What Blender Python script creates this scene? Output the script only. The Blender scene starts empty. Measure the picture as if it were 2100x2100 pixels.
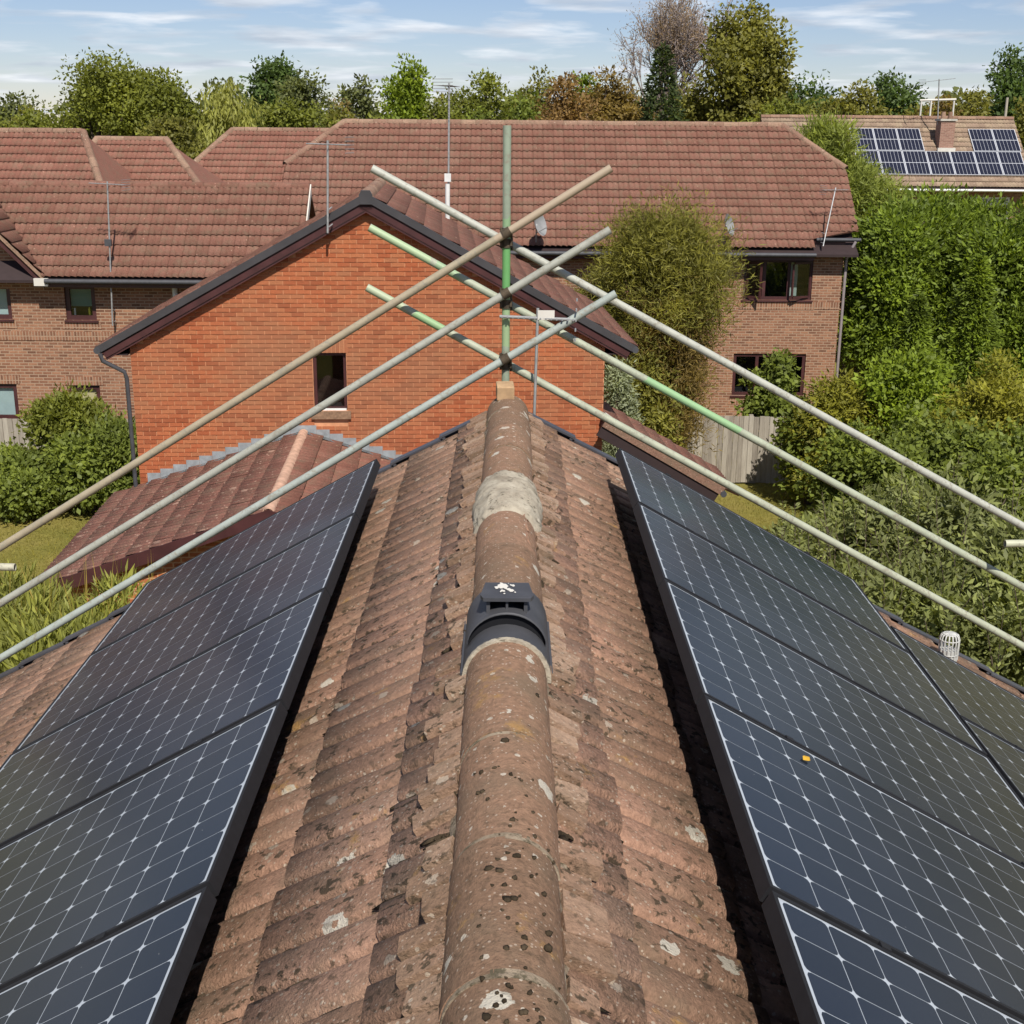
import bpy, bmesh, math, random
import numpy as np
from mathutils import Vector, Matrix

random.seed(7)
RNG = np.random.default_rng(11)
scene = bpy.context.scene
COL = scene.collection
R = math.radians
PI = math.pi

# ------------------------------------------------------------------ camera
CAMZ = 8.45                                   # eye height above the gardens
F_PX, PITCH, YAW, ROLL, CX = 2620.99, .29194, .0048, .0082, -.0049
cp, sp, cy, sy, cr, sr = (math.cos(PITCH), math.sin(PITCH), math.cos(YAW), math.sin(YAW), math.cos(ROLL), math.sin(ROLL))
_R0 = Vector((cy, -sy, 0)); _F = Vector((sy*cp, cy*cp, -sp)); _U0 = Vector((sy*sp, cy*sp, cp))
_RT = cr*_R0 + sr*_U0; _UP = -sr*_R0 + cr*_U0
CAMP = Vector((CX, 0, CAMZ))
cam_d = bpy.data.cameras.new('camera'); cam = bpy.data.objects.new('camera', cam_d); COL.objects.link(cam)
mw = Matrix.Identity(4)
for i in range(3):
    mw[i][0] = _RT[i]; mw[i][1] = _UP[i]; mw[i][2] = -_F[i]; mw[i][3] = CAMP[i]
cam.matrix_world = mw
cam_d.sensor_width = 36; cam_d.lens = F_PX/2100*36; cam_d.clip_end = 3000; cam_d.clip_start = .05
scene.camera = cam

# ------------------------------------------------------------------ sky, sun, exposure
SUN = Vector((.13, -.62, .77)).normalized()   # direction towards the sun
SUN_EL = math.asin(SUN.z); SUN_AZ = math.atan2(SUN.x, SUN.y)
world = bpy.data.worlds.new('World'); scene.world = world; world.use_nodes = True
wn = world.node_tree; wn.nodes.clear()
def wnode(t, **k):
    n = wn.nodes.new(t)
    for a, b in k.items(): setattr(n, a, b)
    return n
sky = wnode('ShaderNodeTexSky', sky_type='NISHITA', sun_disc=False, sun_elevation=SUN_EL, sun_rotation=SUN_AZ,
            altitude=50, air_density=1.0, dust_density=.0, ozone_density=3.0)
tc = wnode('ShaderNodeTexCoord'); sep = wnode('ShaderNodeSeparateXYZ')
wn.links.new(tc.outputs['Generated'], sep.inputs[0])
def wmath(op, a, b=None):
    n = wnode('ShaderNodeMath', operation=op)
    for i, v in enumerate((a, b)):
        if v is None: continue
        if isinstance(v, (int, float)): n.inputs[i].default_value = v
        else: wn.links.new(v, n.inputs[i])
    return n.outputs[0]
den = wmath('ADD', wmath('MAXIMUM', sep.outputs['Z'], 0.0), .075)     # a flat cloud layer seen in perspective
cxy = wnode('ShaderNodeCombineXYZ')
wn.links.new(wmath('DIVIDE', sep.outputs['X'], den), cxy.inputs[0]); wn.links.new(wmath('DIVIDE', sep.outputs['Y'], den), cxy.inputs[1])
n1 = wnode('ShaderNodeTexNoise'); n1.inputs['Scale'].default_value = 1.35; n1.inputs['Detail'].default_value = 7; n1.inputs['Roughness'].default_value = .52
n1.inputs['Distortion'].default_value = .25
wn.links.new(cxy.outputs[0], n1.inputs['Vector'])
rp = wnode('ShaderNodeValToRGB'); wn.links.new(n1.outputs['Fac'], rp.inputs[0])
rp.color_ramp.elements[0].position = .47; rp.color_ramp.elements[0].color = (0, 0, 0, 1)
rp.color_ramp.elements[1].position = .63; rp.color_ramp.elements[1].color = (.8, .8, .8, 1)
n2 = wnode('ShaderNodeTexNoise'); n2.inputs['Scale'].default_value = 2.0; n2.inputs['Detail'].default_value = 5
wn.links.new(cxy.outputs[0], n2.inputs['Vector'])
rp2 = wnode('ShaderNodeValToRGB'); wn.links.new(n2.outputs['Fac'], rp2.inputs[0])
rp2.color_ramp.elements[0].position = .35; rp2.color_ramp.elements[0].color = (6.4, 7.2, 8.4, 1)
rp2.color_ramp.elements[1].position = .65; rp2.color_ramp.elements[1].color = (12., 12.4, 13., 1)
mixw = wnode('ShaderNodeMix', data_type='RGBA')
tint = wnode('ShaderNodeMix', data_type='RGBA', blend_type='MULTIPLY'); tint.inputs[0].default_value = 1; tint.inputs[7].default_value = (.96, .95, 1.13, 1)
wn.links.new(sky.outputs[0], tint.inputs[6])
wn.links.new(rp.outputs[0], mixw.inputs[0]); wn.links.new(tint.outputs[2], mixw.inputs[6]); wn.links.new(rp2.outputs[0], mixw.inputs[7])
bg = wnode('ShaderNodeBackground'); bg.inputs['Strength'].default_value = .062
wn.links.new(mixw.outputs[2], bg.inputs['Color'])
wo = wnode('ShaderNodeOutputWorld'); wn.links.new(bg.outputs[0], wo.inputs[0])
sun_d = bpy.data.lights.new('sun', 'SUN'); sun_d.energy = 4.8; sun_d.angle = R(.53); sun_d.color = (1, .955, .87)
sun = bpy.data.objects.new('sun', sun_d); COL.objects.link(sun)
sun.rotation_euler = (-SUN).to_track_quat('-Z', 'Y').to_euler(); sun.location = (10, -10, 40)
vs = scene.view_settings
vs.view_transform = 'Standard'; vs.look = 'None'; vs.exposure = .38; vs.gamma = 1; vs.use_curve_mapping = False
scene.render.engine = 'CYCLES'
scene.cycles.max_bounces = 6; scene.cycles.diffuse_bounces = 3; scene.cycles.glossy_bounces = 3
scene.cycles.transparent_max_bounces = 6; scene.cycles.transmission_bounces = 3
scene.cycles.use_denoising = True; scene.cycles.sample_clamp_indirect = 6

# ------------------------------------------------------------------ helpers
Q = 2100/1932
def at(x, y, Y):
    d = _F + _RT*((x-1050)/F_PX) + _UP*((1050-y)/F_PX)
    return CAMP + d*(Y/d.y)
def tag(o, label=None, cat=None, group=None, kind=None):
    for k, v in (('label', label), ('category', cat), ('group', group), ('kind', kind)):
        if v: o[k] = v
    return o
def empty(name, loc=(0, 0, 0), rz=0):
    o = bpy.data.objects.new(name, None); COL.objects.link(o); o.location = loc; o.rotation_euler = (0, 0, rz)
    o.empty_display_size = .2
    return o
def link(name, me, parent=None, mat=None):
    o = bpy.data.objects.new(name, me); COL.objects.link(o); o.parent = parent
    if mat is not None and not me.materials: me.materials.append(mat)
    return o
def np_mesh(name, V, Fq, smooth=False):
    V = np.asarray(V, dtype=np.float32); Fq = np.asarray(Fq, dtype=np.int32)
    me = bpy.data.meshes.new(name); n, m, k = len(V), len(Fq), Fq.shape[1]
    me.vertices.add(n); me.vertices.foreach_set('co', V.ravel())
    me.loops.add(m*k); me.loops.foreach_set('vertex_index', Fq.ravel())
    me.polygons.add(m); me.polygons.foreach_set('loop_start', np.arange(0, m*k, k, dtype=np.int32))
    me.polygons.foreach_set('loop_total', np.full(m, k, dtype=np.int32))
    if smooth: me.polygons.foreach_set('use_smooth', np.ones(m, dtype=bool))
    me.update(calc_edges=True); me.validate()
    return me
class MB:
    def __init__(s): s.v = []; s.f = []; s.sm = []
    def add(s, vs_, fs, smooth=False):
        b = len(s.v); s.v += [tuple(v) for v in vs_]; s.f += [tuple(i+b for i in f) for f in fs]; s.sm += [smooth]*len(fs); return s
    def box(s, x0, x1, y0, y1, z0, z1, M=None):
        vs_ = [Vector(p) for p in ((x0, y0, z0), (x1, y0, z0), (x1, y1, z0), (x0, y1, z0), (x0, y0, z1), (x1, y0, z1), (x1, y1, z1), (x0, y1, z1))]
        if M is not None: vs_ = [M @ v for v in vs_]
        return s.add(vs_, [(3, 2, 1, 0), (4, 5, 6, 7), (0, 1, 5, 4), (1, 2, 6, 5), (2, 3, 7, 6), (3, 0, 4, 7)])
    def tube(s, pts, rad, n=10, cap=True):
        pts = [Vector(p) for p in pts]; m = len(pts)
        rads = rad if isinstance(rad, (list, tuple)) else [rad]*m
        vs_ = []
        for i, p in enumerate(pts):
            d = (pts[min(i+1, m-1)] - pts[max(i-1, 0)]).normalized()
            a = d.orthogonal().normalized() if i == 0 else (a - d*a.dot(d)).normalized()
            b = d.cross(a)
            for k in range(n):
                t = 2*PI*k/n; vs_.append(p + (a*math.cos(t) + b*math.sin(t))*rads[i])
        fs = [(i*n+k, i*n+(k+1) % n, (i+1)*n+(k+1) % n, (i+1)*n+k) for i in range(m-1) for k in range(n)]
        s.add(vs_, fs, True)
        if cap: s.add(vs_[:n], [tuple(range(n))[::-1]]); s.add(vs_[-n:], [tuple(range(n))])
        return s
    def prism(s, poly, a, b):            # extrude a polygon of 3-D points by vector (b-a)
        n = len(poly); d = Vector(b) - Vector(a)
        vs_ = [Vector(p) for p in poly] + [Vector(p)+d for p in poly]
        return s.add(vs_, [tuple(range(n))[::-1], tuple(range(n, 2*n))] + [(i, (i+1) % n, n+(i+1) % n, n+i) for i in range(n)])
    def mesh(s, name='mesh'):
        me = bpy.data.meshes.new(name); me.from_pydata(s.v, [], s.f); me.polygons.foreach_set('use_smooth', s.sm)
        me.update(); return me
    def build(s, name, mat, parent=None): return link(name, s.mesh(name), parent, mat)

# ------------------------------------------------------------------ materials
class NT:
    def __init__(s, name):
        s.m = bpy.data.materials.new(name); s.m.use_nodes = True; s.t = s.m.node_tree; s.t.nodes.clear()
        s.out = s.t.nodes.new('ShaderNodeOutputMaterial')
        g = s.t.nodes.new('ShaderNodeNewGeometry'); s.pos = g.outputs['Position']; s.isl = g.outputs['Random Per Island']
    def n(s, t, **k):
        x = s.t.nodes.new(t)
        for a, b in k.items(): setattr(x, a, b)
        return x
    def put(s, sock, v):
        if v is None: return
        if hasattr(v, 'is_linked'): s.t.links.new(v, sock)
        elif sock.type == 'RGBA' and isinstance(v, (tuple, list)): sock.default_value = (*v[:3], 1)
        elif sock.type == 'RGBA': sock.default_value = (v, v, v, 1)
        else: sock.default_value = v
    def math(s, op, a, b=None, c=None, clamp=False):
        x = s.n('ShaderNodeMath', operation=op, use_clamp=clamp)
        for i, v in enumerate((a, b, c)): s.put(x.inputs[i], v)
        return x.outputs[0]
    def noise(s, scale, detail=4, rough=.55, vec=None, dist=0):
        x = s.n('ShaderNodeTexNoise'); s.put(x.inputs['Vector'], vec if vec is not None else s.pos)
        x.inputs['Scale'].default_value = scale; x.inputs['Detail'].default_value = detail; x.inputs['Roughness'].default_value = rough
        x.inputs['Distortion'].default_value = dist
        return x.outputs['Fac']
    def vor(s, scale, vec=None, feature='F1', rand=1):
        x = s.n('ShaderNodeTexVoronoi', feature=feature); s.put(x.inputs['Vector'], vec if vec is not None else s.pos)
        x.inputs['Scale'].default_value = scale; x.inputs['Randomness'].default_value = rand
        return x
    def ramp(s, fac, stops):
        x = s.n('ShaderNodeValToRGB'); s.put(x.inputs[0], fac); e = x.color_ramp.elements
        while len(e) < len(stops): e.new(.5)
        for i, (p, c) in enumerate(stops):
            e[i].position = p; e[i].color = (*c, 1) if isinstance(c, (tuple, list)) else (c, c, c, 1)
        return x.outputs[0]
    def mix(s, fac, a, b, mode='MIX'):
        x = s.n('ShaderNodeMix', data_type='RGBA', blend_type=mode, clamp_factor=True)
        s.put(x.inputs[0], fac); s.put(x.inputs[6], a); s.put(x.inputs[7], b); return x.outputs[2]
    def rnd(s, k=1.0):
        o = s.n('ShaderNodeObjectInfo').outputs['Random']
        return s.math('FRACT', s.math('ADD', s.math('MULTIPLY', o, k*7.31), s.math('MULTIPLY', s.isl, k*3.17)))
    def objco(s): return s.n('ShaderNodeTexCoord').outputs['Object']
    def scalev(s, vec, x, y, z):
        m = s.n('ShaderNodeMapping'); s.put(m.inputs[0], vec); m.inputs['Scale'].default_value = (x, y, z); return m.outputs[0]
    def bsdf(s, col, rough=.8, spec=.3, bump=None, bs=.3, bd=.01, coat=0, coat_rough=.03, metal=0):
        b = s.n('ShaderNodeBsdfPrincipled'); s.put(b.inputs['Base Color'], col); s.put(b.inputs['Roughness'], rough)
        b.inputs['Specular IOR Level'].default_value = spec; b.inputs['Metallic'].default_value = metal
        b.inputs['Coat Weight'].default_value = coat; b.inputs['Coat IOR'].default_value = 1.25; b.inputs['Coat Roughness'].default_value = coat_rough
        if bump is not None:
            u = s.n('ShaderNodeBump'); u.inputs['Strength'].default_value = bs; u.inputs['Distance'].default_value = bd
            s.put(u.inputs['Height'], bump); s.t.links.new(u.outputs[0], b.inputs['Normal'])
        return b.outputs[0]
    def end(s, sh): s.t.links.new(sh, s.out.inputs[0]); return s.m

def simple(name, col, rough=.6, spec=.4, var=.12, scale=6, metal=0, bump=.0):
    t = NT(name); nz = t.noise(scale, 5)
    c = t.mix(1, col, t.ramp(nz, [(.3, 1-var), (.7, 1+var)]), 'MULTIPLY')
    return t.end(t.bsdf(c, rough, spec, bump=t.noise(scale*12, 3) if bump else None, bs=bump, metal=metal))

def tile_mat(name, stops, lichen=.25, orange=.0, moss=.3, pale=(.42, .34, .26), fine=1.0, pale_scale=38, rosette=0):
    t = NT(name)
    a = t.math('ADD', t.math('MULTIPLY', t.rnd(), .55), t.math('MULTIPLY', t.noise(1.3, 5, .6), .45))
    c = t.ramp(a, stops)
    c = t.mix(1, c, t.ramp(t.noise(60*fine, 5, .65), [(.3, .72), (.7, 1.24)]), 'MULTIPLY')
    c = t.mix(t.math('MULTIPLY', t.ramp(t.noise(4.5, 6, .7), [(.46, 0.), (.68, 1.)]), .62), c, (.165, .12, .08))     # grimy brown film
    if lichen:
        v = t.vor(pale_scale); big = t.vor(pale_scale*.32)
        spots = t.math('MULTIPLY', t.math('LESS_THAN', t.math('ADD', v.outputs['Distance'], t.math('MULTIPLY', t.noise(90, 2), .3)), .36),
                       t.math('GREATER_THAN', t.n('ShaderNodeSeparateColor').outputs[0] if False else _sepr(t, v.outputs['Color']), 1-lichen))
        bspot = t.math('MULTIPLY', t.math('LESS_THAN', t.math('ADD', big.outputs['Distance'], t.math('MULTIPLY', t.noise(50, 3), .45)), .44),
                       t.math('GREATER_THAN', _sepr(t, big.outputs['Color']), 1-lichen*.42))
        c = t.mix(t.math('MULTIPLY', t.math('MAXIMUM', spots, bspot), .8), c, pale)
    if fine > .9:
        sk = t.vor(95); c = t.mix(t.math('MULTIPLY', t.math('MULTIPLY', t.math('LESS_THAN', sk.outputs['Distance'], .3), t.math('GREATER_THAN', _sepr(t, sk.outputs['Color']), .76)), .6), c, (.46, .37, .29))
    if rosette:
        w = t.vor(7.5); dd = t.math('ADD', w.outputs['Distance'], t.math('MULTIPLY', t.math('SUBTRACT', t.noise(45, 4, .6), .5), .34))
        ring = t.math('MULTIPLY', t.math('LESS_THAN', dd, .25), t.math('GREATER_THAN', t.math('ADD', dd, t.math('MULTIPLY', t.noise(80, 2), .12)), .11))
        c = t.mix(t.math('MULTIPLY', t.math('MULTIPLY', ring, t.math('GREATER_THAN', _sepr(t, w.outputs['Color']), 1-rosette)), .85), c, (.52, .48, .40))
    if orange:
        c = t.mix(t.math('MULTIPLY', t.ramp(t.noise(6, 5, .7), [(.62, 0.), (.71, 1.)]), orange), c, (.40, .225, .06))
    if moss:
        mo = t.math('MULTIPLY', t.ramp(t.noise(34, 4, .6), [(.55, 0.), (.62, 1.)]), t.ramp(t.noise(3.1, 3), [(.36, 0.), (.56, 1.)]))
        c = t.mix(t.math('MULTIPLY', mo, moss), c, (.055, .04, .024))
    b = t.math('ADD', t.noise(120*fine, 4, .7), t.math('MULTIPLY', t.noise(18, 3), .8))
    return t.end(t.bsdf(c, .9, .2, bump=b, bs=.8, bd=.009))
def _sepr(t, colsock):
    x = t.n('ShaderNodeSeparateColor'); t.put(x.inputs[0], colsock); return x.outputs[0]

MT = {}
MT['tile_own'] = tile_mat('weathered_clay_brown_tile', [(.15, (.205, .122, .080)), (.45, (.298, .172, .114)), (.65, (.350, .200, .136)), (.9, (.305, .198, .136))], .3, .6, .9, rosette=.10)
MT['ridge_own'] = tile_mat('weathered_ridge_tile', [(.15, (.185, .113, .072)), (.5, (.25, .148, .094)), (.85, (.29, .17, .11))], .28, .5, .35, pale=(.5, .44, .36), pale_scale=26, rosette=.38)
MT['tile_red'] = tile_mat('red_brown_roof_tile', [(.1, (.150, .068, .048)), (.5, (.184, .085, .061)), (.9, (.215, .105, .077))], .14, 0, .4, pale=(.36, .22, .16), fine=.5)
MT['tile_red2'] = tile_mat('salmon_roof_tile', [(.1, (.175, .074, .052)), (.5, (.212, .092, .066)), (.9, (.245, .115, .083))], .14, 0, .3, pale=(.4, .25, .18), fine=.5)
MT['tile_ext'] = tile_mat('lichened_red_roof_tile', [(.15, (.155, .068, .05)), (.5, (.19, .082, .06)), (.85, (.225, .105, .077))], .8, .0, .5, pale=(.37, .23, .17), fine=.6, pale_scale=13)
MT['ridge_red'] = tile_mat('pale_ridge_tile', [(.15, (.19, .105, .074)), (.5, (.25, .148, .104)), (.85, (.30, .195, .135))], .3, .2, .4, fine=.5)
MT['tile_far'] = tile_mat('old_brown_roof_tile', [(.15, (.20, .14, .10)), (.5, (.26, .18, .13)), (.85, (.33, .25, .17))], .3, .2, .3, fine=.4)
MT['deck'] = simple('dark_roofing_felt', (.02, .018, .017), .95, .1)
MT['moss'] = simple('dark_moss', (.052, .038, .024), 1, .1, .5, 20, bump=.6)
MT['black_plastic'] = simple('black_plastic', (.022, .022, .025), .5, .4, .2, 9)
MT['verge_plastic'] = simple('dark_grey_verge_plastic', (.05, .05, .058), .45, .5, .2, 4)
MT['barge'] = simple('charcoal_bargeboard', (.045, .042, .045), .5, .4, .2, 3)
MT['maroon'] = simple('maroon_stained_timber', (.055, .018, .018), .5, .4, .25, 4)
MT['white_pvc'] = simple('white_plastic', (.62, .62, .6), .4, .4, .1, 5)
MT['grey_plastic'] = simple('grey_plastic', (.22, .22, .22), .5, .4, .15, 5)
MT['soffit'] = simple('dark_soffit_board', (.03, .018, .018), .7, .3)
MT['lead'] = simple('grey_lead_flashing', (.235, .25, .26), .6, .4, .22, 9, bump=.2)
MT['timber'] = simple('tan_timber_block', (.38, .25, .14), .8, .2, .25, 14, bump=.3)
MT['interior'] = simple('dark_room', (.012, .012, .014), .9, .1)
MT['curtain'] = simple('pale_curtain_fabric', (.42, .42, .4), .9, .1, .12, 12)
MT['blind_teal'] = simple('teal_roller_blind', (.07, .16, .165), .8, .2, .1, 3)
MT['blind_grey'] = simple('pale_grey_roller_blind', (.36, .42, .43), .8, .2, .08, 3)
MT['board_cream'] = simple('cream_board', (.55, .43, .25), .8, .2, .08, 6)
MT['yellow_plastic'] = simple('yellow_plastic', (.7, .55, .03), .4, .5)
MT['galv'] = simple('dull_galvanised_steel', (.33, .33, .33), .5, .5, .2, 20, metal=.4)
MT['white_render'] = simple('off_white_render', (.55, .52, .47), .9, .2, .1, 2)
MT['bark'] = simple('bark', (.09, .07, .052), .95, .1, .35, 7, bump=.6)
MT['twig'] = simple('grey_pink_twigs', (.30, .245, .225), .95, .1, .3, 3)
MT['concrete'] = simple('pale_concrete', (.4, .38, .34), .9, .2, .2, 6, bump=.3)

def mortar_mat():
    t = NT('mottled_cement_mortar')
    c = t.ramp(t.noise(9, 6, .65), [(.3, (.24, .20, .15)), (.5, (.38, .33, .255)), (.7, (.48, .425, .335))])
    c = t.mix(t.ramp(t.noise(26, 5, .7), [(.56, 0.), (.64, .8)]), c, (.10, .085, .06))
    return t.end(t.bsdf(c, .95, .15, bump=t.noise(40, 6, .7), bs=.9, bd=.012))
MT['mortar'] = mortar_mat()
def mortar2():
    t = NT('grey_brown_bedding_mortar')
    c = t.ramp(t.noise(13, 6, .65), [(.3, (.16, .125, .085)), (.5, (.27, .21, .15)), (.7, (.36, .29, .21))])
    c = t.mix(t.ramp(t.noise(30, 5, .7), [(.5, 0.), (.6, .8)]), c, (.07, .06, .035))
    return t.end(t.bsdf(c, .95, .15, bump=t.noise(45, 6, .7), bs=.9, bd=.012))
MT['bedding'] = mortar2()
def brick_piece():
    t = NT('orange_brick')
    c = t.ramp(t.math('ADD', t.math('MULTIPLY', t.rnd(), .72), t.math('MULTIPLY', t.noise(.9, 3), .28)),
               [(.12, (.25, .070, .031)), (.35, (.33, .095, .041)), (.55, (.385, .118, .051)), (.75, (.37, .130, .058)), (.92, (.31, .122, .060))])
    c = t.mix(1, c, t.ramp(t.noise(40, 4, .7), [(.3, .8), (.7, 1.18)]), 'MULTIPLY')
    c = t.mix(t.math('MULTIPLY', t.ramp(t.noise(.55, 4, .6), [(.42, 0.), (.66, 1.)]), .6), c, (.27, .135, .075))
    return t.end(t.bsdf(c, .9, .15, bump=t.noise(90, 4), bs=.3, bd=.004))
MT['brick_orange'] = brick_piece()
MT['mortar_orange'] = simple('sandy_pink_mortar', (.50, .24, .13), .95, .1, .2, 8, bump=.2)
def brick_wall(name, c1, c2, c3, mortar, swap=False):
    t = NT(name); co = t.objco()
    s = t.n('ShaderNodeSeparateXYZ'); t.put(s.inputs[0], co)
    cb = t.n('ShaderNodeCombineXYZ'); u = t.math('ADD', s.outputs[0], s.outputs[1])
    t.put(cb.inputs[0], s.outputs[2] if swap else u); t.put(cb.inputs[1], u if swap else s.outputs[2])
    b = t.n('ShaderNodeTexBrick'); t.put(b.inputs['Vector'], cb.outputs[0]); b.offset = 0 if swap else .5
    b.inputs['Scale'].default_value = 1; b.inputs['Brick Width'].default_value = .225; b.inputs['Row Height'].default_value = .075
    b.inputs['Mortar Size'].default_value = .011; b.inputs['Mortar Smooth'].default_value = .1; b.inputs['Bias'].default_value = 0
    b.inputs['Color1'].default_value = (0, 0, 0, 1); b.inputs['Color2'].default_value = (1, 1, 1, 1); b.inputs['Mortar'].default_value = (.5, .5, .5, 1)
    c = t.ramp(t.math('ADD', t.math('MULTIPLY', _sepr(t, b.outputs['Color']), .6), t.math('MULTIPLY', t.noise(1.1, 4, .6), .4)), [(.15, c1), (.5, c2), (.85, c3)])
    c = t.mix(1, c, t.ramp(t.noise(14, 5, .7), [(.3, .78), (.7, 1.2)]), 'MULTIPLY')
    c = t.mix(b.outputs['Fac'], c, mortar)
    return t.end(t.bsdf(c, .92, .15, bump=t.math('SUBTRACT', 1, b.outputs['Fac']), bs=.6, bd=.01))
BR = ((.135, .066, .042), (.235, .112, .068), (.305, .155, .092), (.33, .225, .155))
MT['brick_brown'] = brick_wall('brown_multi_brick', *BR)
MT['brick_soldier'] = brick_wall('brown_multi_brick_soldier_course', *BR, swap=True)
MT['brick_red'] = brick_wall('orange_brick_courses', (.27, .08, .032), (.38, .12, .05), (.41, .16, .07), (.5, .27, .15))

def fence_mat():
    t = NT('silvered_fence_timber')
    st = t.noise(5, 6, .65, t.scalev(t.pos, 8, 8, .6))
    c = t.ramp(t.math('ADD', t.math('MULTIPLY', st, .7), t.math('MULTIPLY', t.rnd(), .3)), [(.25, (.17, .145, .12)), (.5, (.29, .255, .21)), (.75, (.40, .36, .30))])
    return t.end(t.bsdf(c, .95, .1, bump=st, bs=.4))
MT['fence'] = fence_mat()
MT['fence_dark'] = simple('brown_fence_timber', (.14, .105, .08), .95, .1, .3, 7, bump=.3)

def cell_mat():
    t = NT('silicon_cell_under_glass')
    c = t.ramp(t.rnd(), [(0., (.007, .011, .022)), (1., (.011, .016, .030))])
    v = t.vor(30); dust = t.math('MULTIPLY', t.math('LESS_THAN', v.outputs['Distance'], .055), t.math('GREATER_THAN', _sepr(t, v.outputs['Color']), .82))
    film = t.ramp(t.noise(2.5, 6, .65), [(.3, .002), (.75, .012)])
    c = t.mix(t.math('ADD', t.math('MULTIPLY', dust, .6), film), c, (.45, .44, .41))
    return t.end(t.bsdf(c, .5, .0, coat=1, coat_rough=.2))
MT['cell'] = cell_mat()
def sheet_mat():
    t = NT('white_backsheet_under_glass')
    return t.end(t.bsdf((.38, .41, .45), .5, .1, coat=1, coat_rough=.2))
MT['sheet'] = sheet_mat()
MT['frame'] = simple('black_anodised_frame', (.014, .014, .016), .6, .25, .15, 30)
MT['far_cell'] = simple('far_silicon_cell', (.012, .013, .025), .3, .5, .1, 3)
MT['far_grid'] = simple('far_panel_silver_grid', (.42, .43, .46), .4, .5, .05, 3)
def pane_mat(name, tint):
    t = NT(name); fr = t.n('ShaderNodeLayerWeight'); fr.inputs[0].default_value = .5
    fac = t.math('ADD', t.math('MULTIPLY', t.math('POWER', fr.outputs['Facing'], 4), .8), .05)
    g = t.n('ShaderNodeBsdfGlossy'); g.inputs['Roughness'].default_value = .02; g.inputs['Color'].default_value = (1, 1, 1, 1)
    tr = t.n('ShaderNodeBsdfTransparent'); tr.inputs['Color'].default_value = (*tint, 1)
    m = t.n('ShaderNodeMixShader'); t.put(m.inputs[0], fac); t.put(m.inputs[1], tr.outputs[0]); t.put(m.inputs[2], g.outputs[0])
    return t.end(m.outputs[0])
MT['pane'] = pane_mat('window_glass', (.82, .88, .87))

def tube_mat(name, base, band=None, worn=(.22, .20, .155)):
    base = tuple(x*.74 for x in base); band = [(a, b, tuple(x*.85 for x in c)) for a, b, c in band] if band else None
    t = NT(name); co = t.objco()
    c = t.mix(t.ramp(t.noise(7, 5, .65, co), [(.42, 0.), (.68, .7)]), base, tuple(x*.72 for x in base))
    c = t.mix(t.ramp(t.noise(26, 5, .7, co), [(.54, 0.), (.66, .85)]), c, worn)
    if band:
        s = t.n('ShaderNodeSeparateXYZ'); t.put(s.inputs[0], co)
        zz = t.math('ADD', s.outputs[2], t.math('MULTIPLY', t.math('SUBTRACT', t.noise(14, 3, .5, co), .5), .10))
        for z0, z1, bc in band:
            f = t.math('MULTIPLY', t.math('GREATER_THAN', zz, z0), t.math('LESS_THAN', zz, z1))
            c = t.mix(t.math('MULTIPLY', f, .85), c, bc)
    return t.end(t.bsdf(c, .5, .4, bump=t.noise(60, 3, .6, co), bs=.15, bd=.003))

def leaf_mat(name, stops, trans=.40, rough=.55, patch=1.2):
    t = NT(name)
    a = t.math('ADD', t.math('MULTIPLY', t.isl, .5), t.math('MULTIPLY', t.ramp(t.noise(patch, 3, .6), [(.3, 0.), (.7, 1.)]), .5))
    c = t.ramp(a, stops)
    d = t.bsdf(c, rough, .25)
    tr = t.n('ShaderNodeBsdfTranslucent'); t.put(tr.inputs[0], t.mix(1, c, (1.5, 1.45, .7), 'MULTIPLY'))
    m = t.n('ShaderNodeMixShader'); m.inputs[0].default_value = trans; t.put(m.inputs[1], d); t.put(m.inputs[2], tr.outputs[0])
    return t.end(m.outputs[0])
def lm(name, base, spread=.45, yel=0, **k):
    r, g, b = base[0]*1.85, base[1]*1.62, base[2]*1.2; base = (r, g, b)
    return leaf_mat(name, [(.1, (r*(1-spread), g*(1-spread), b*(1-spread))), (.5, base), (.9, (r*(1+spread)+yel, g*(1+spread)+yel*.6, b*(1+spread*.4)))], **k)
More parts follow.
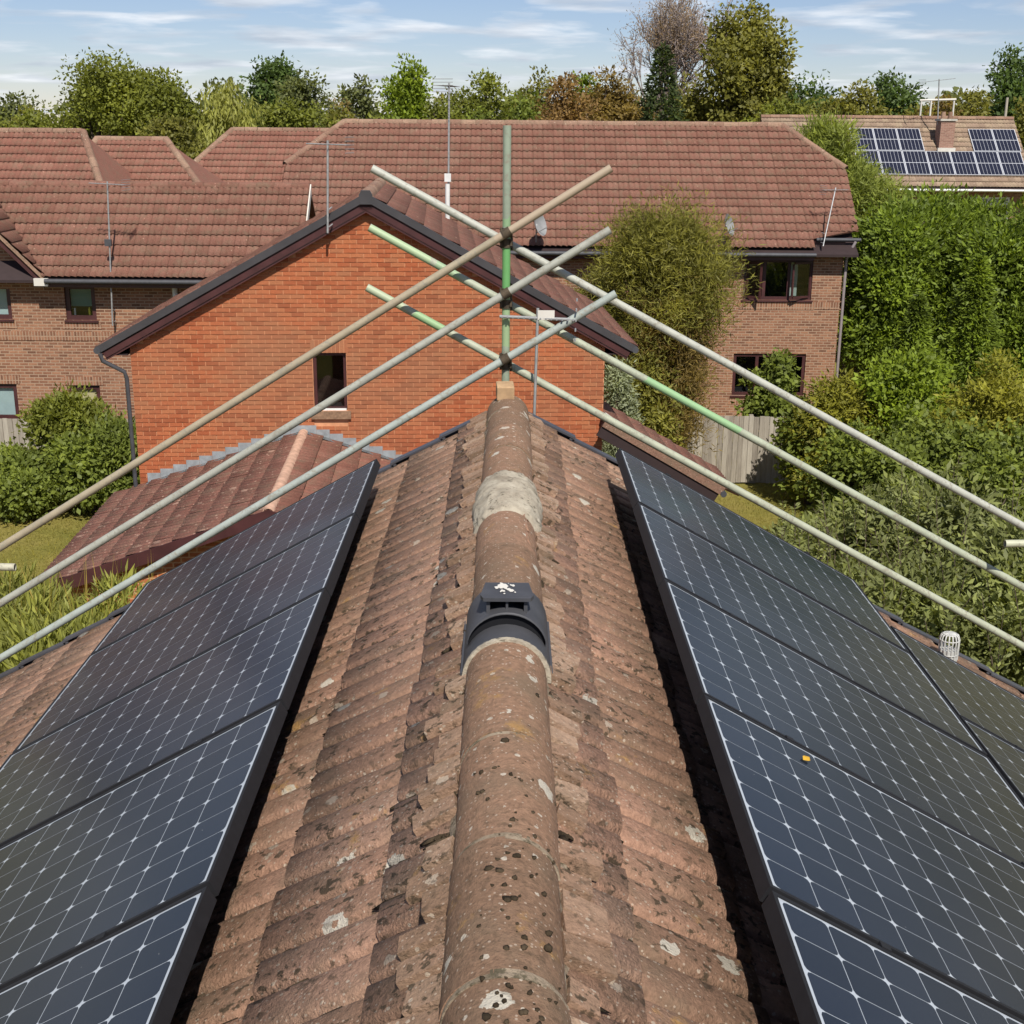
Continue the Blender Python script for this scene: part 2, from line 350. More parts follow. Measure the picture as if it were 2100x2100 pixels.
LM = {
 'mid': lm('mid_green_leaves', (.092, .116, .026), yel=.02, patch=.35),
 'dark': lm('dark_green_leaves', (.043, .074, .026), patch=.4),
 'grey': lm('grey_green_leaves', (.074, .094, .046), patch=.4),
 'bright': lm('bright_green_leaves', (.105, .158, .020), yel=.02, patch=.5),
 'willow': lm('pale_willow_leaves', (.155, .178, .055), .3, patch=.5),
 'olive': lm('olive_leaves', (.098, .108, .030), yel=.02, patch=.4),
 'brown': lm('brown_dry_leaves', (.118, .082, .042), patch=.5),
 'conifer': lm('dark_conifer_needles', (.028, .044, .020), patch=.5),
 'cypress': lm('lush_cypress_sprays', (.082, .126, .022), .6, yel=.015, patch=.9),
 'tamarisk': lm('feathery_olive_sprays', (.100, .108, .028), .5, yel=.02, patch=.9),
 'tamarisk_brown': lm('feathery_brown_sprays', (.115, .092, .035), .5, patch=.9),
 'buddleia': lm('grey_green_lance_leaves', (.110, .138, .066), .5, patch=1.1),
 'yellow': lm('yellow_green_leaves', (.128, .142, .026), .45, yel=.02, patch=1),
 'shrub': lm('garden_shrub_leaves', (.084, .118, .030), .5, yel=.02, patch=1),
 'silver': lm('silver_blue_leaves', (.16, .20, .17), .4, patch=1.2),
 'weeds': lm('yellow_green_weed_leaves', (.132, .158, .052), .5, yel=.03, patch=1.2),
 'feather': lm('fresh_green_feathery_sprays', (.125, .165, .045), .4, yel=.02, patch=.8),
 'lawn': lm('patchy_lawn_blades', (.125, .125, .034), .35, yel=.02, patch=.7),
 'straw': lm('dry_grass_blades', (.22, .19, .065), .4, yel=.03, patch=.6),
}
def ground_mat():
    t = NT('dry_lawn')
    c = t.ramp(t.noise(.5, 6, .62), [(.3, (.14, .135, .03)), (.5, (.20, .175, .045)), (.7, (.26, .205, .065))])
    c = t.mix(1, c, t.ramp(t.noise(9, 6, .7), [(.3, .7), (.7, 1.25)]), 'MULTIPLY')
    return t.end(t.bsdf(c, 1, .05, bump=t.noise(20, 5, .7), bs=.8, bd=.05))
MT['ground'] = ground_mat()

# ------------------------------------------------------------------ ground
gm = MB().add([(-900, -60, 0), (900, -60, 0), (900, 1500, 0), (-900, 1500, 0)], [(0, 1, 2, 3)])
tag(gm.build('ground', MT['ground']), kind='structure')

# ------------------------------------------------------------------ roof tiles
GAUGE, COVER = .345, .31
def tile_profile(u, h):                       # two rolls across one tile
    p = COVER/2; x = (u/p) % 1.0; d = min(x, 1-x)
    return h*(1 - math.exp(-(d/.15)**2)) + h*.25*math.sin(2*PI*x)
def tile_arrays(nu, h=.03, lap=.06, thick=.011, lift=.044):
    if nu > 12: thick, lift = .014, .024
    us = np.linspace(0, COVER, nu); w = np.array([tile_profile(u, h) for u in us])
    if nu > 12:                                # near tiles: flat bars parted by narrow channels
        px = [0, .05, .10, .16, .32, .5, .68, .84, .90, .95]; pz = [0, .22, .74, .97, 1.06, 1.1, 1.06, .97, .74, .22]
        us = np.array([COVER/2*(k+x) for k in (0, 1) for x in px] + [COVER]); w = h*np.array(pz*2 + [0]); nu = len(us)
    head = np.stack([us, np.full(nu, -lap), w + .002], 1)
    tail = np.stack([us, np.full(nu, GAUGE), w + lift], 1)
    low = tail.copy(); low[:, 2] -= thick
    V = np.concatenate([head, tail, low])
    Fq = []
    for i in range(nu-1):
        Fq.append((i, nu+i, nu+i+1, i+1)); Fq.append((nu+i, 2*nu+i, 2*nu+i+1, nu+i+1))
    return V, np.array(Fq)
def tile_mesh(name, nu, mat, h=.03):
    V, Fq = tile_arrays(nu, h); me = np_mesh(name, V, Fq); me.materials.append(mat); return me

def tile_plane(parent, O, eu, ev, umin, umax, nrows, clipL, clipR, mat, nobj=0, nu=9, jit=.0, seen=None, h=.03, v0=0., seed=1):
    """Lay tiles on a slope: O ridge-line origin, eu along the eaves, ev down the slope (both in the parent's space).
    clipL/clipR: functions v -> u. nobj tiles (nearest, whole, seen) become objects, the rest one mesh."""
    rg = np.random.default_rng(seed)
    O = Vector(O); eu = Vector(eu).normalized(); ev = Vector(ev).normalized(); en = eu.cross(ev)
    if en.z < 0: en = -en
    V, Fq = tile_arrays(nu, h)
    B = np.array([eu, ev, en]); On = np.array(O)
    pm = np.array(parent.matrix_world) if parent else np.eye(4)
    full, part = [], []
    c0, c1 = math.floor(umin/COVER)-1, math.ceil(umax/COVER)+1
    for r in range(nrows):
        v = v0 + r*GAUGE
        for c in range(c0, c1):
            u = c*COVER
            l0, l1, r0, r1 = clipL(v), clipL(v+GAUGE), clipR(v), clipR(v+GAUGE)
            if u+COVER <= min(l0, l1) or u >= max(r0, r1): continue
            if u >= max(l0, l1)-1e-6 and u+COVER <= min(r0, r1)+1e-6: full.append((u, v))
            else: part.append((u, v))
    objs = []
    if nobj:
        def dist(t):
            p = On + B[0]*(t[0]+COVER/2) + B[1]*(t[1]+GAUGE/2); p = pm[:3, :3] @ p + pm[:3, 3]
            return np.linalg.norm(p - np.array(CAMP)) + (0 if (seen is None or seen(*t)) else 1000)
        full.sort(key=dist); objs, full = full[:nobj], full[nobj:]
        me = np_mesh('roof_tile', V, Fq, ); me.materials.append(mat)
        base = Matrix.Identity(4)
        for i in range(3): base[i][0], base[i][1], base[i][2] = eu[i], ev[i], en[i]
        for u, v in objs:
            o = bpy.data.objects.new('roof_tile', me); COL.objects.link(o); o.parent = parent
            p = O + eu*u + ev*(v + float(rg.normal(0, jit*1.1))) + en*float(rg.uniform(0, jit))
            m = Matrix.Translation(p) @ base
            if jit: m = m @ Matrix.Rotation(float(rg.normal(0, jit*.9)), 4, 'Z') @ Matrix.Rotation(float(rg.normal(0, jit*.8)), 4, 'X')
            o.matrix_local = m
    rest = full + part; nf = len(full)
    if rest:
        n = len(rest); X = np.repeat(V[None], n, 0).copy(); uv = np.array(rest)
        X[:, :, 0] += uv[:, None, 0]; X[:, :, 1] += uv[:, None, 1]
        if jit: X[:, :, 2] += rg.uniform(0, jit, n)[:, None]
        for k in range(nf, n):
            for j in range(X.shape[1]):
                vv = X[k, j, 1]; X[k, j, 0] = min(max(X[k, j, 0], clipL(max(vv, 0))), clipR(max(vv, 0)))
        W = X.reshape(-1, 3) @ B + On
        FF = (Fq[None] + (np.arange(n)*len(V))[:, None, None]).reshape(-1, 4)
        o = link('roof_tiles', np_mesh('roof_tiles', W, FF), parent, mat); tag(o, kind='stuff')
def lin(pts):                                  # piecewise-linear v -> u
    xs = [p[0] for p in pts]; ys = [p[1] for p in pts]
    return lambda v: float(np.interp(v, xs, ys))
def half_tube(r, L, n=12, t=.016, a0=-.08):
    mb = MB(); vs_ = []
    for y in (0, L):
        for rr in (r, r-t):
            for k in range(n+1):
                a = a0 + (PI-2*a0)*k/n; vs_.append((rr*math.cos(a), y, rr*math.sin(a)))
    m = n+1; fs = []
    for k in range(n):
        fs += [(k, k+1, 2*m+k+1, 2*m+k)]
    mb.add(vs_, fs, True)
    mb.add(vs_, [(k, m+k, m+k+1, k+1) for k in range(n)] + [(2*m+k, 2*m+k+1, 3*m+k+1, 3*m+k) for k in range(n)] + [(0, 2*m, 3*m, m), (n, m+n, 3*m+n, 2*m+n)])
    return mb
RIDGE_ME = {}
def ridge_line(parent, p0, p1, mat, r=.125, L=.45, name='ridge_tile'):
    p0, p1 = Vector(p0), Vector(p1); d = p1-p0; n = max(1, round(d.length/L)); Lr = d.length/n; d.normalize()
    key = (round(Lr, 2), mat.name, r)
    if key not in RIDGE_ME:
        me = half_tube(r, Lr*.985, 8).mesh('ridge_tile'); me.materials.append(mat); RIDGE_ME[key] = me
    x = Vector((d.y, -d.x, 0)).normalized(); z = x.cross(d)
    for i in range(n):
        o = bpy.data.objects.new(name, RIDGE_ME[key]); COL.objects.link(o); o.parent = parent
        m = Matrix.Identity(4); p = p0 + d*(i*Lr) + Vector((0, 0, random.uniform(-.006, .006)))
        for k in range(3): m[k][0], m[k][1], m[k][2], m[k][3] = x[k], d[k], z[k], p[k]
        o.matrix_local = m

# ================================================================== the house under the camera
ZR = CAMZ - 1.6404; AL = .5112; CA, SA = math.cos(AL), math.sin(AL); TA = math.tan(AL)
Y_END, Y_NEAR, S_EAVE = 7.60, -2.2, 4.35
own = empty('panelled_house', (0, 2.7, 0)); own.location = (0, 0, 0)
tag(own, 'brown tiled gable roof in the foreground carrying two solar rows and a round ridge', 'house')
bpy.context.view_layer.update()
HW = S_EAVE*CA - .35; ze = ZR - S_EAVE*SA
wb = MB().prism([(-HW, Y_NEAR+.1, 0), (HW, Y_NEAR+.1, 0), (HW, Y_NEAR+.1, ZR-HW*TA-.12), (0, Y_NEAR+.1, ZR-.12), (-HW, Y_NEAR+.1, ZR-HW*TA-.12)], (0, 0, 0), (0, Y_END-Y_NEAR-.22, 0))
wb.build('wall', MT['brick_red'], own)
for sd in (-1, 1):
    t = Vector((sd*CA, 0, -SA)); nrm = Vector((sd*SA, 0, CA)); A = Vector((0, Y_NEAR, ZR))
    P = [A - nrm*.03, A + t*S_EAVE - nrm*.03, A + t*S_EAVE - nrm*.09, A - nrm*.09]
    MB().prism(P, (0, 0, 0), (0, Y_END-Y_NEAR-.03, 0)).build('roof_deck', MT['deck'], own)
pan_L0, pan_R0, eL, eR = .7259, .5561, .2195, .2656
yL, yR, PITCHP, PW, PL = 2.7681, 2.5725, 1.066, 1.046, 1.559
def seenL(u, v): y = Y_END-u; return -.1 < y and (v < .80 or v > 1.95)
def seenR(u, v): y = Y_END-u; return -.1 < y and v < .70 or (v > 2.2 and y > 6)
rows = 13
for sd, seen in ((-1, seenL), (1, seenR)):
    tile_plane(own, (0, Y_END, ZR), (0, -1, 0), (sd*CA, 0, -SA), 0, Y_END-Y_NEAR, rows, lambda v: 0., lambda v: Y_END-Y_NEAR, MT['tile_own'],
               nobj=150, nu=17, jit=.007, seen=seen, h=.021, v0=-.035, seed=3+sd)
# ridge: individual half-round tiles, a plastic vent, a mortar lump
def rtile(y0, y1, r=.128, dz=-.018, dx=0, tilt=0):
    L = y1-y0; me = half_tube(r, L-.006, 20, .018).mesh('ridge_tile'); me.materials.append(MT['ridge_own'])
    o = link('ridge_tile', me, own); o.location = (dx, y0, ZR+dz); o.rotation_euler = (tilt, random.uniform(-.012, .012), random.uniform(-.005, .005)); return o
ys = [-2.0, -1.55, -1.1, -.64, -.19, .27, .72, 1.17, 1.62, 2.07, 2.56, 3.08, 3.70]
for a, b in zip(ys[:-1], ys[1:]): rtile(a, b, .126+random.uniform(-.0008, .0008), -.018+random.uniform(-.003, .003), random.uniform(-.004, .004), random.uniform(-.004, .004))
for a, b in ((4.19, 4.68), (4.68, 5.14), (5.80, 6.27), (6.27, 6.72), (6.72, 7.16), (7.16, 7.56)):
    rtile(a, b, .127+random.uniform(-.002, .002), -.018+random.uniform(-.006, .006), random.uniform(-.005, .005), random.uniform(-.01, .01))
def lumpy(name, fn, nu, nv, mat, parent, closed=False):
    V = np.array([fn(i/(nu-1), j/(nv-1)) for j in range(nv) for i in range(nu)])
    Fq = np.array([(j*nu+i, j*nu+i+1, (j+1)*nu+i+1, (j+1)*nu+i) for j in range(nv-1) for i in range(nu-1)])
    return link(name, np_mesh(name, V, Fq, True), parent, mat)
def hash_noise(seed, n=64, m=64, it=2):
    g = np.random.default_rng(seed).normal(0, 1, (n, m))
    for _ in range(it): g = (g + np.roll(g, 1, 0) + np.roll(g, -1, 0) + np.roll(g, 1, 1) + np.roll(g, -1, 1))/5
    return g/g.std()
G1 = hash_noise(5)
def lump(a, b):
    y = 5.16 + .66*b; th = PI*a
    r = .124 + .030*math.sin(PI*min(1, max(0, b)))**.5*(.9+.1*math.sin(th)) + .003*G1[int(a*60) % 64, int(b*40) % 64]
    if b < .02 or b > .98: r = .114
    return (r*1.03*math.cos(th), y, ZR-.03 + r*.98*math.sin(th))
tag(lumpy('mortar_patch', lump, 34, 26, MT['mortar'], own), 'pale cement lump repairing the ridge')
for y in ys[6:] + [4.2, 4.68, 6.27, 6.72, 7.16]:      # thin mortar joints between ridge tiles
    me = half_tube(.1262, .026, 16, .02).mesh('ridge_joint'); o = link('ridge_joint', me, own, MT['bedding']); o.location = (0, y-.015, ZR-.018)
for sd in (-1, 1):                                     # bedding mortar along both flanks
    Gb = hash_noise(9+sd, 256, 16, 1)
    def bed(a, b, sd=sd, Gb=Gb):
        y = -2 + 9.55*a; k = int(a*255) ; j = int(b*15)
        x = .095 + .055*b + .006*Gb[k, j]; return (sd*x, y, ZR - x*TA + .062*(1-b)**1.2 + .026 + .007*Gb[k, (j+5) % 16])
    lumpy('mortar_bedding', bed, 256, 5, MT['bedding'], own)
slip_me = None
def slip_mesh():
    mb = MB().box(-.038, .038, 0, .115, -.02, .02); me = mb.mesh('dentil_slip'); me.materials.append(tile_mat('pale_slip_tile', [(.15, (.20, .125, .08)), (.5, (.29, .18, .12)), (.85, (.38, .26, .18))], .35, .2, .9)); return me
slip_me = slip_mesh()
for sd in (-1, 1):                                     # flat slips let into the pans beside the ridge
    t = Vector((sd*CA, 0, -SA)); nrm = Vector((sd*SA, 0, CA)); u = Vector((0, -1, 0))
    for k in range(92):
        yy = Y_END - .1033*k - .05 + random.gauss(0, .008)
        if yy < .2 or random.random() < .14: continue
        o = link('dentil_slip', slip_me, own); L = random.uniform(.06, .12)
        p = Vector((0, yy, ZR)) + t*(.108+random.uniform(-.012, .01)) + nrm*(.034+random.uniform(0, .018))
        m = Matrix.Identity(4)
        for i in range(3): m[i][0], m[i][1], m[i][2], m[i][3] = (Vector((0, 1, 0)))[i], t[i], nrm[i], p[i]
        o.matrix_local = m @ Matrix.Rotation(random.gauss(0, .09), 4, 'Z') @ Matrix.Rotation(random.gauss(.03, .05), 4, 'X') @ Matrix.Diagonal((random.uniform(.8, 1.1), L/.1, 1, 1))
# moss cushions in the joints
def moss_field(n, seed):
    rg = np.random.default_rng(seed); Vs, Fs = [], []
    bm = bmesh.new(); bmesh.ops.create_icosphere(bm, subdivisions=1, radius=1); bv = np.array([v.co[:] for v in bm.verts]); bf = np.array([[v.index for v in f.verts] for f in bm.faces]); bm.free()
    for i in range(n):
        sd = rg.choice((-1, -1, 1)); y = Y_END - COVER/2*rg.integers(1, 62) + rg.normal(0, .006)
        if i % 4 == 0: s = rg.choice((.135, .145, .155)) + rg.normal(0, .012); ln = rg.uniform(.5, 1.4); r = abs(rg.normal(.009, .005)) + .004
        elif i % 4 == 1: s = rg.choice((.312, .657, 1.002)) + rg.normal(0, .008); ln = rg.uniform(.5, 1.2); y += rg.uniform(-.07, .07); r = abs(rg.normal(.006, .003)) + .003
        else: s = rg.uniform(.12, 1.1); ln = rg.uniform(1.5, 6); r = abs(rg.normal(.0055, .003)) + .0035
        r = min(r, .0095); y = min(y, 7.5); fr_ = ((s+.035) % GAUGE)/GAUGE
        lift_ = .006 + .024*fr_ + (.022 if s < .2 else 0)
        T_ = np.array([sd*CA, 0, -SA]); N0 = np.array([sd*SA, 0, CA]); p = T_*s + N0*lift_ + np.array([0, y, ZR])
        loc_ = bv*(1+.22*rg.normal(size=(len(bv), 1)))*r
        Vs.append(loc_[:, :1]*ln*T_ + loc_[:, 1:2]*np.array([0, 1, 0]) + loc_[:, 2:]*.6*N0 + p); Fs.append(bf + i*len(bv))
    return np.concatenate(Vs), np.concatenate(Fs)
def ridge_moss(seed):
    rg = np.random.default_rng(seed); Vs, Fs = [], []; i = 0
    bm = bmesh.new(); bmesh.ops.create_icosphere(bm, subdivisions=1, radius=1); bv = np.array([v.co[:] for v in bm.verts]); bf = np.array([[v.index for v in f.verts] for f in bm.faces]); bm.free()
    for k in range(575):
        if k < 480:
            sd = rg.choice((-1, 1)); y = rg.uniform(1.6, 7.5); a = rg.normal(0, .07); r = abs(rg.normal(.006, .004))+.004
            p = np.array([sd*(.128+rg.normal(0, .005)), y, ZR-.045+rg.normal(0, .012)]); sc_ = np.array([r*.8, r*rg.uniform(1, 3), r])
        else:
            y = 1.9 + abs(rg.normal(0, .55)) if k < 570 else rg.uniform(2, 5.1); a = rg.normal(1.35, .42); r = abs(rg.normal(.0035, .0025))+.002
            if 3.6 < y < 4.25: continue
            p = np.array([.126*math.cos(a), y, ZR-.018+.126*math.sin(a)]); sc_ = np.array([r, r*1.1, r*.55])
        Vs.append(bv*(1+.2*rg.normal(size=(len(bv), 1)))*sc_ + p); Fs.append(bf+i*len(bv)); i += 1
    return np.concatenate(Vs), np.concatenate(Fs)
mv, mf = ridge_moss(6); tag(link('ridge_moss', np_mesh('ridge_moss', mv, mf), own, MT['moss']), kind='stuff')
mv, mf = moss_field(3400, 4)
tag(link('moss', np_mesh('moss', mv, mf), own, MT['moss']), kind='stuff')
# black ridge vent
vent = MB()
def arch(mb, r0, r1, y0, y1, z0, n=18, a0=.0, r0b=None, r1b=None):
    vs_ = []
    for y, (ra, rb) in ((y0, (r0, r1)), (y1, (r0b or r0, r1b or r1))):
        for rr in (ra, rb):
            for k in range(n+1):
                a = a0 + (PI-2*a0)*k/n; vs_.append((rr*math.cos(a), y, z0 + rr*math.sin(a)))
    m = n+1; fs = []
    for k in range(n):
        fs += [(k, k+1, 2*m+k+1, 2*m+k), (m+k, 3*m+k, 3*m+k+1, m+k+1)]
    mb.add(vs_, fs, True)
    mb.add(vs_, [(k, m+k, m+k+1, k+1) for k in range(n)] + [(2*m+k, 2*m+k+1, 3*m+k+1, 3*m+k) for k in range(n)] + [(0, 2*m, 3*m, m), (n, m+n, 3*m+n, 2*m+n)])
zc = ZR - .02
MT['black_plastic'] = simple('charcoal_plastic', (.05, .05, .056), .6, .4, .2, 9)
arch(vent, .141, .126, 3.70, 4.19, zc, a0=-.06)
for sd in (-1, 1):
    vent.box(sd*.138-.008, sd*.138+.008, 3.70, 4.14, zc-.075, zc+.02)
vo = vent.build('ridge_vent', MT['black_plastic'], own); tag(vo, 'black plastic ridge vent with hooded cowl')
def hood_surf():
    n, m = 20, 6; vs_, fs = [], []
    for j in range(m+1):
        y = 3.795 + .10*j/m; k_ = (1-j/m)**.8
        for i in range(n+1):
            f_ = i/n; a_ = .50 + (PI-1.0)*f_; bul = math.sin(PI*f_)**.7
            r = .141 + .046*k_*bul; vs_.append((r*math.cos(a_), y, zc + r*math.sin(a_)))
    m1 = n+1
    for j in range(m):
        for i in range(n): fs.append((j*m1+i, j*m1+i+1, (j+1)*m1+i+1, (j+1)*m1+i))
    b0 = len(vs_)                                          # thickness of the lip
    for i in range(n+1):
        f_ = i/n; a_ = .50 + (PI-1.0)*f_; bul = math.sin(PI*f_)**.7; r = .141 + .038*bul; vs_.append((r*math.cos(a_), 3.795, zc + r*math.sin(a_)))
    for i in range(n): fs.append((i, b0+i, b0+i+1, i+1))
    mb = MB().add(vs_, fs, True); return mb
hood_surf().build('vent_hood', MT['black_plastic'], vo)
sl_v, sl_f = [], []
for i in range(21):
    f_ = i/20; a_ = .50 + (PI-1.0)*f_; bul = math.sin(PI*f_)**.7
    for r in (.1405, .141+.038*bul): sl_v.append((r*math.cos(a_), 3.81, zc + r*math.sin(a_)))
for i in range(20): sl_f.append((2*i, 2*i+1, 2*i+3, 2*i+2))
MB().add(sl_v, sl_f).build('vent_slot', MT['interior'], vo)
cw = MB(); ZC = zc + .182
cw.prism([(-.078, 3.935, ZC), (.078, 3.935, ZC), (.088, 3.96, ZC+.002), (.074, 4.12, ZC-.012), (-.074, 4.12, ZC-.012), (-.088, 3.96, ZC+.002)], (0, 0, 0), (0, 0, -.012))
cw.box(-.068, -.056, 3.95, 4.11, zc+.12, ZC-.014); cw.box(.056, .068, 3.95, 4.11, zc+.12, ZC-.014); cw.box(-.004, .004, 3.945, 4.10, zc+.12, ZC-.013); cw.box(-.066, .066, 4.03, 4.105, zc+.10, ZC-.015)
co_ = cw.build('vent_cowl', MT['black_plastic'], vo)
Gd = hash_noise(21, 32, 32, 1)
dv, df = [], []
for i in range(26):                                    # bird droppings on the cowl
    r = .02 if i == 0 else abs(random.gauss(.004, .004))+.002; px, py = random.gauss(0, .028), 4.04+random.gauss(0, .035)
    px = max(-.06, min(.06, px)); py = min(4.11, max(3.965, py))
    zz = ZC + .002 - (py-3.96)*.0875 + .0025; b = len(dv); n = 7
    dv += [(px + r*math.cos(2*PI*k/n)*random.uniform(.6, 1.1), py + r*1.6*math.sin(2*PI*k/n)*random.uniform(.6, 1.2), zz) for k in range(n)]; df.append(tuple(range(b, b+n)))
MB().add(dv, df).build('bird_dropping', MT['white_render'], vo)
rm = MB(); arch(rm, .141, .125, 3.684, 3.703, zc, a0=-.05); rm.build('mortar_ring', MT['mortar'], own)
# stepped dry-verge units along the far gable
for sd in (-1, 1):
    t = Vector((sd*CA, 0, -SA)); nrm = Vector((sd*SA, 0, CA)); me = None
    for k in range(13):
        s0 = .10 + k*GAUGE - .035 + (.0); mb = MB()
        M = Matrix.Identity(4); p = Vector((0, Y_END, ZR)) + t*s0
        for i in range(3): M[i][0], M[i][1], M[i][2], M[i][3] = t[i], (0, 1, 0)[i], nrm[i], p[i]
        T = M @ Matrix.Rotation(-.045, 4, 'Y')
        mb.box(0, GAUGE+.03, -.055, .022, .038, .05, T); mb.box(0, GAUGE+.03, .010, .022, -.11, .038, T); mb.box(GAUGE+.018, GAUGE+.03, -.055, .010, -.02, .038, T)
        mb.build('verge_unit', MT['verge_plastic'], own)
for sd in (-1, 1):
    xg = sd*(S_EAVE*CA+.02); g = MB().tube([(xg, Y_NEAR, ze-.05), (xg, Y_END-.05, ze-.05)], .055, 10); g.build('gutter', MT['black_plastic'], own)
tag(own, None)

# ------------------------------------------------------------------ solar panels on this roof
pf, NCX, NCY, CPX = .046, 8, 12, .1262
fr = MB()                                               # local: x along the ridge, y down the slope, z out of the roof
b = .011
for (x0, x1, y0, y1) in ((0, PW, 0, b), (0, PW, PL-b, PL), (0, b, b, PL-b), (PW-b, PW, b, PL-b)): fr.box(x0, x1, y0, y1, -pf, 0)
fr.box(b, PW-b, b, PL-b, -.020, -.014)
frame_me = fr.mesh('frame'); frame_me.materials.append(MT['frame'])
sheet_me = MB().add([(b, b, -.004), (PW-b, b, -.004), (PW-b, PL-b, -.004), (b, PL-b, -.004)], [(0, 1, 2, 3)]).mesh('glass_laminate'); sheet_me.materials.append(MT['sheet'])
hc, ch = CPX/2-.0012, .0140
cell_me = MB().add([(-hc+ch, -hc, 0), (hc-ch, -hc, 0), (hc-ch*.3, -hc+ch*.3, 0), (hc, -hc+ch, 0), (hc, hc-ch, 0), (hc-ch*.3, hc-ch*.3, 0), (hc-ch, hc, 0), (-hc+ch, hc, 0), (-hc+ch*.3, hc-ch*.3, 0), (-hc, hc-ch, 0), (-hc, -hc+ch, 0), (-hc+ch*.3, -hc+ch*.3, 0)], [tuple(range(12))]).mesh('cell')
cell_me.materials.append(MT['cell'])
clamp_me = MB().box(-.021, .001, -.014, .014, -.03, .003).mesh('clamp'); clamp_me.materials.append(MT['frame'])
def solar_panel(side, s0, y0, e, label, group):
    t = Vector((side*CA, 0, -SA)); nrm = Vector((side*SA, 0, CA)); yx = Vector((0, 1, 0))
    if side > 0: p = Vector((0, y0+PW, ZR)) + t*s0 + nrm*e; ax = -yx
    else: p = Vector((0, y0, ZR)) + t*s0 + nrm*e; ax = yx
    m = Matrix.Identity(4)
    for i in range(3): m[i][0], m[i][1], m[i][2], m[i][3] = ax[i], t[i], nrm[i], p[i]
    if m.to_3x3().determinant() < 0:
        for i in range(3): m[i][0] = -m[i][0]
        p2 = p + ax*PW
        for i in range(3): m[i][3] = p2[i]
    o = empty('solar_panel'); o.matrix_world = m @ Matrix.Rotation(random.gauss(0, .0012), 4, 'X') @ Matrix.Rotation(random.gauss(0, .0012), 4, 'Y')
    tag(o, label, 'solar panel', group)
    link('frame', frame_me, o); link('glass_laminate', sheet_me, o)
    ox, oy = (PW - NCX*CPX)/2, (PL - NCY*CPX)/2
    for i in range(NCX):
        for j in range(NCY):
            c = bpy.data.objects.new('cell', cell_me); COL.objects.link(c); c.parent = o
            c.location = (ox + (i+.5)*CPX, oy + (j+.5)*CPX, -.0036)
    for yy in (.32, PL-.32):
        c = link('clamp', clamp_me, o); c.location = (0, yy, 0)
    return o
ordn = ['at the far gable end', 'second from the far gable end', 'third from the far gable end', 'fourth from the far gable end', 'nearest the camera']
for k in range(5):
    solar_panel(-1, pan_L0, yL + PITCHP*(3-k) + .02, eL, 'solar panel left of the ridge, ' + ordn[k], 'solar panels left of the ridge')
for k in range(5):
    solar_panel(1, pan_R0, yR + PITCHP*(3-k) + .02, eR, 'solar panel in the upper row right of the ridge, ' + ordn[k], 'solar panels right of the ridge')
s2 = pan_R0 + PL + .022
for k in range(4):
    solar_panel(1, s2, 6.17 - PITCHP*(k+1) + .02, eR, 'solar panel in the lower right row, ' + ['beside the white vent', 'second from the white vent', 'third from the white vent', 'fourth from the white vent'][k], 'solar panels in the lower right row')
def rail(side, s0, e, ya, yb, label):
    t = Vector((side*CA, 0, -SA)); nrm = Vector((side*SA, 0, CA)); M = Matrix.Identity(4); p = Vector((0, 0, ZR)) + t*s0
    for i in range(3): M[i][0], M[i][1], M[i][2], M[i][3] = t[i], (0, 1, 0)[i], nrm[i], p[i]
    rt = empty('mounting_rail', (p.x, ya, p.z)); tag(rt, label, 'rail', 'panel mounting rails')
    Mi = Matrix.Translation((-p.x, -ya, -p.z)) @ M
    mb = MB().box(-.02, .02, ya, yb, e-pf-.042, e-pf-.001, Mi); mb.build('rail', MT['galv'], rt)
    y = ya+.3
    while y < yb:
        MB().box(-.018, .018, y-.02, y+.02, .03, e-pf-.042, Mi).build('roof_hook', MT['galv'], rt); y += 1.2
for side, s0, e, ya, yb, nm in ((-1, pan_L0, eL, 1.75, yL+PITCHP*4-.03, 'left row of panels'), (1, pan_R0, eR, 1.55, yR+PITCHP*4-.03, 'upper right row of panels'), (1, s2, eR, 1.95, 6.14, 'lower right row of panels')):
    rail(side, s0+.32, e, ya, yb, 'aluminium mounting rail under the upper edge of the '+nm); rail(side, s0+PL-.32, e, ya, yb, 'aluminium mounting rail under the lower edge of the '+nm)

# a fallen yellow leaf on the right row
lf = MB().add([(-.022, 0, 0), (-.006, -.012, .004), (.014, -.011, .002), (.026, 0, .006), (.012, .013, .003), (-.008, .011, .005)], [(0, 1, 2, 3, 4, 5)])
lo = lf.build('fallen_leaf', simple('yellow_leaf', (.5, .29, .03), .7, .2, .2, 60)); _d = _F + _RT*((1652-1050)/F_PX) + _UP*((1050-1557)/F_PX); _n = Vector((SA, 0, CA)); _p0 = Vector((0, 0, ZR)) + _n*(eR+.0005)
lo.location = CAMP + _d*((_p0-CAMP).dot(_n)/_d.dot(_n)); lo.rotation_euler = (Matrix.Rotation(AL, 3, 'Y') @ Matrix.Rotation(.9, 3, 'Z')).to_euler(); tag(lo, 'small yellow leaf lying on the right row of panels', 'leaf')
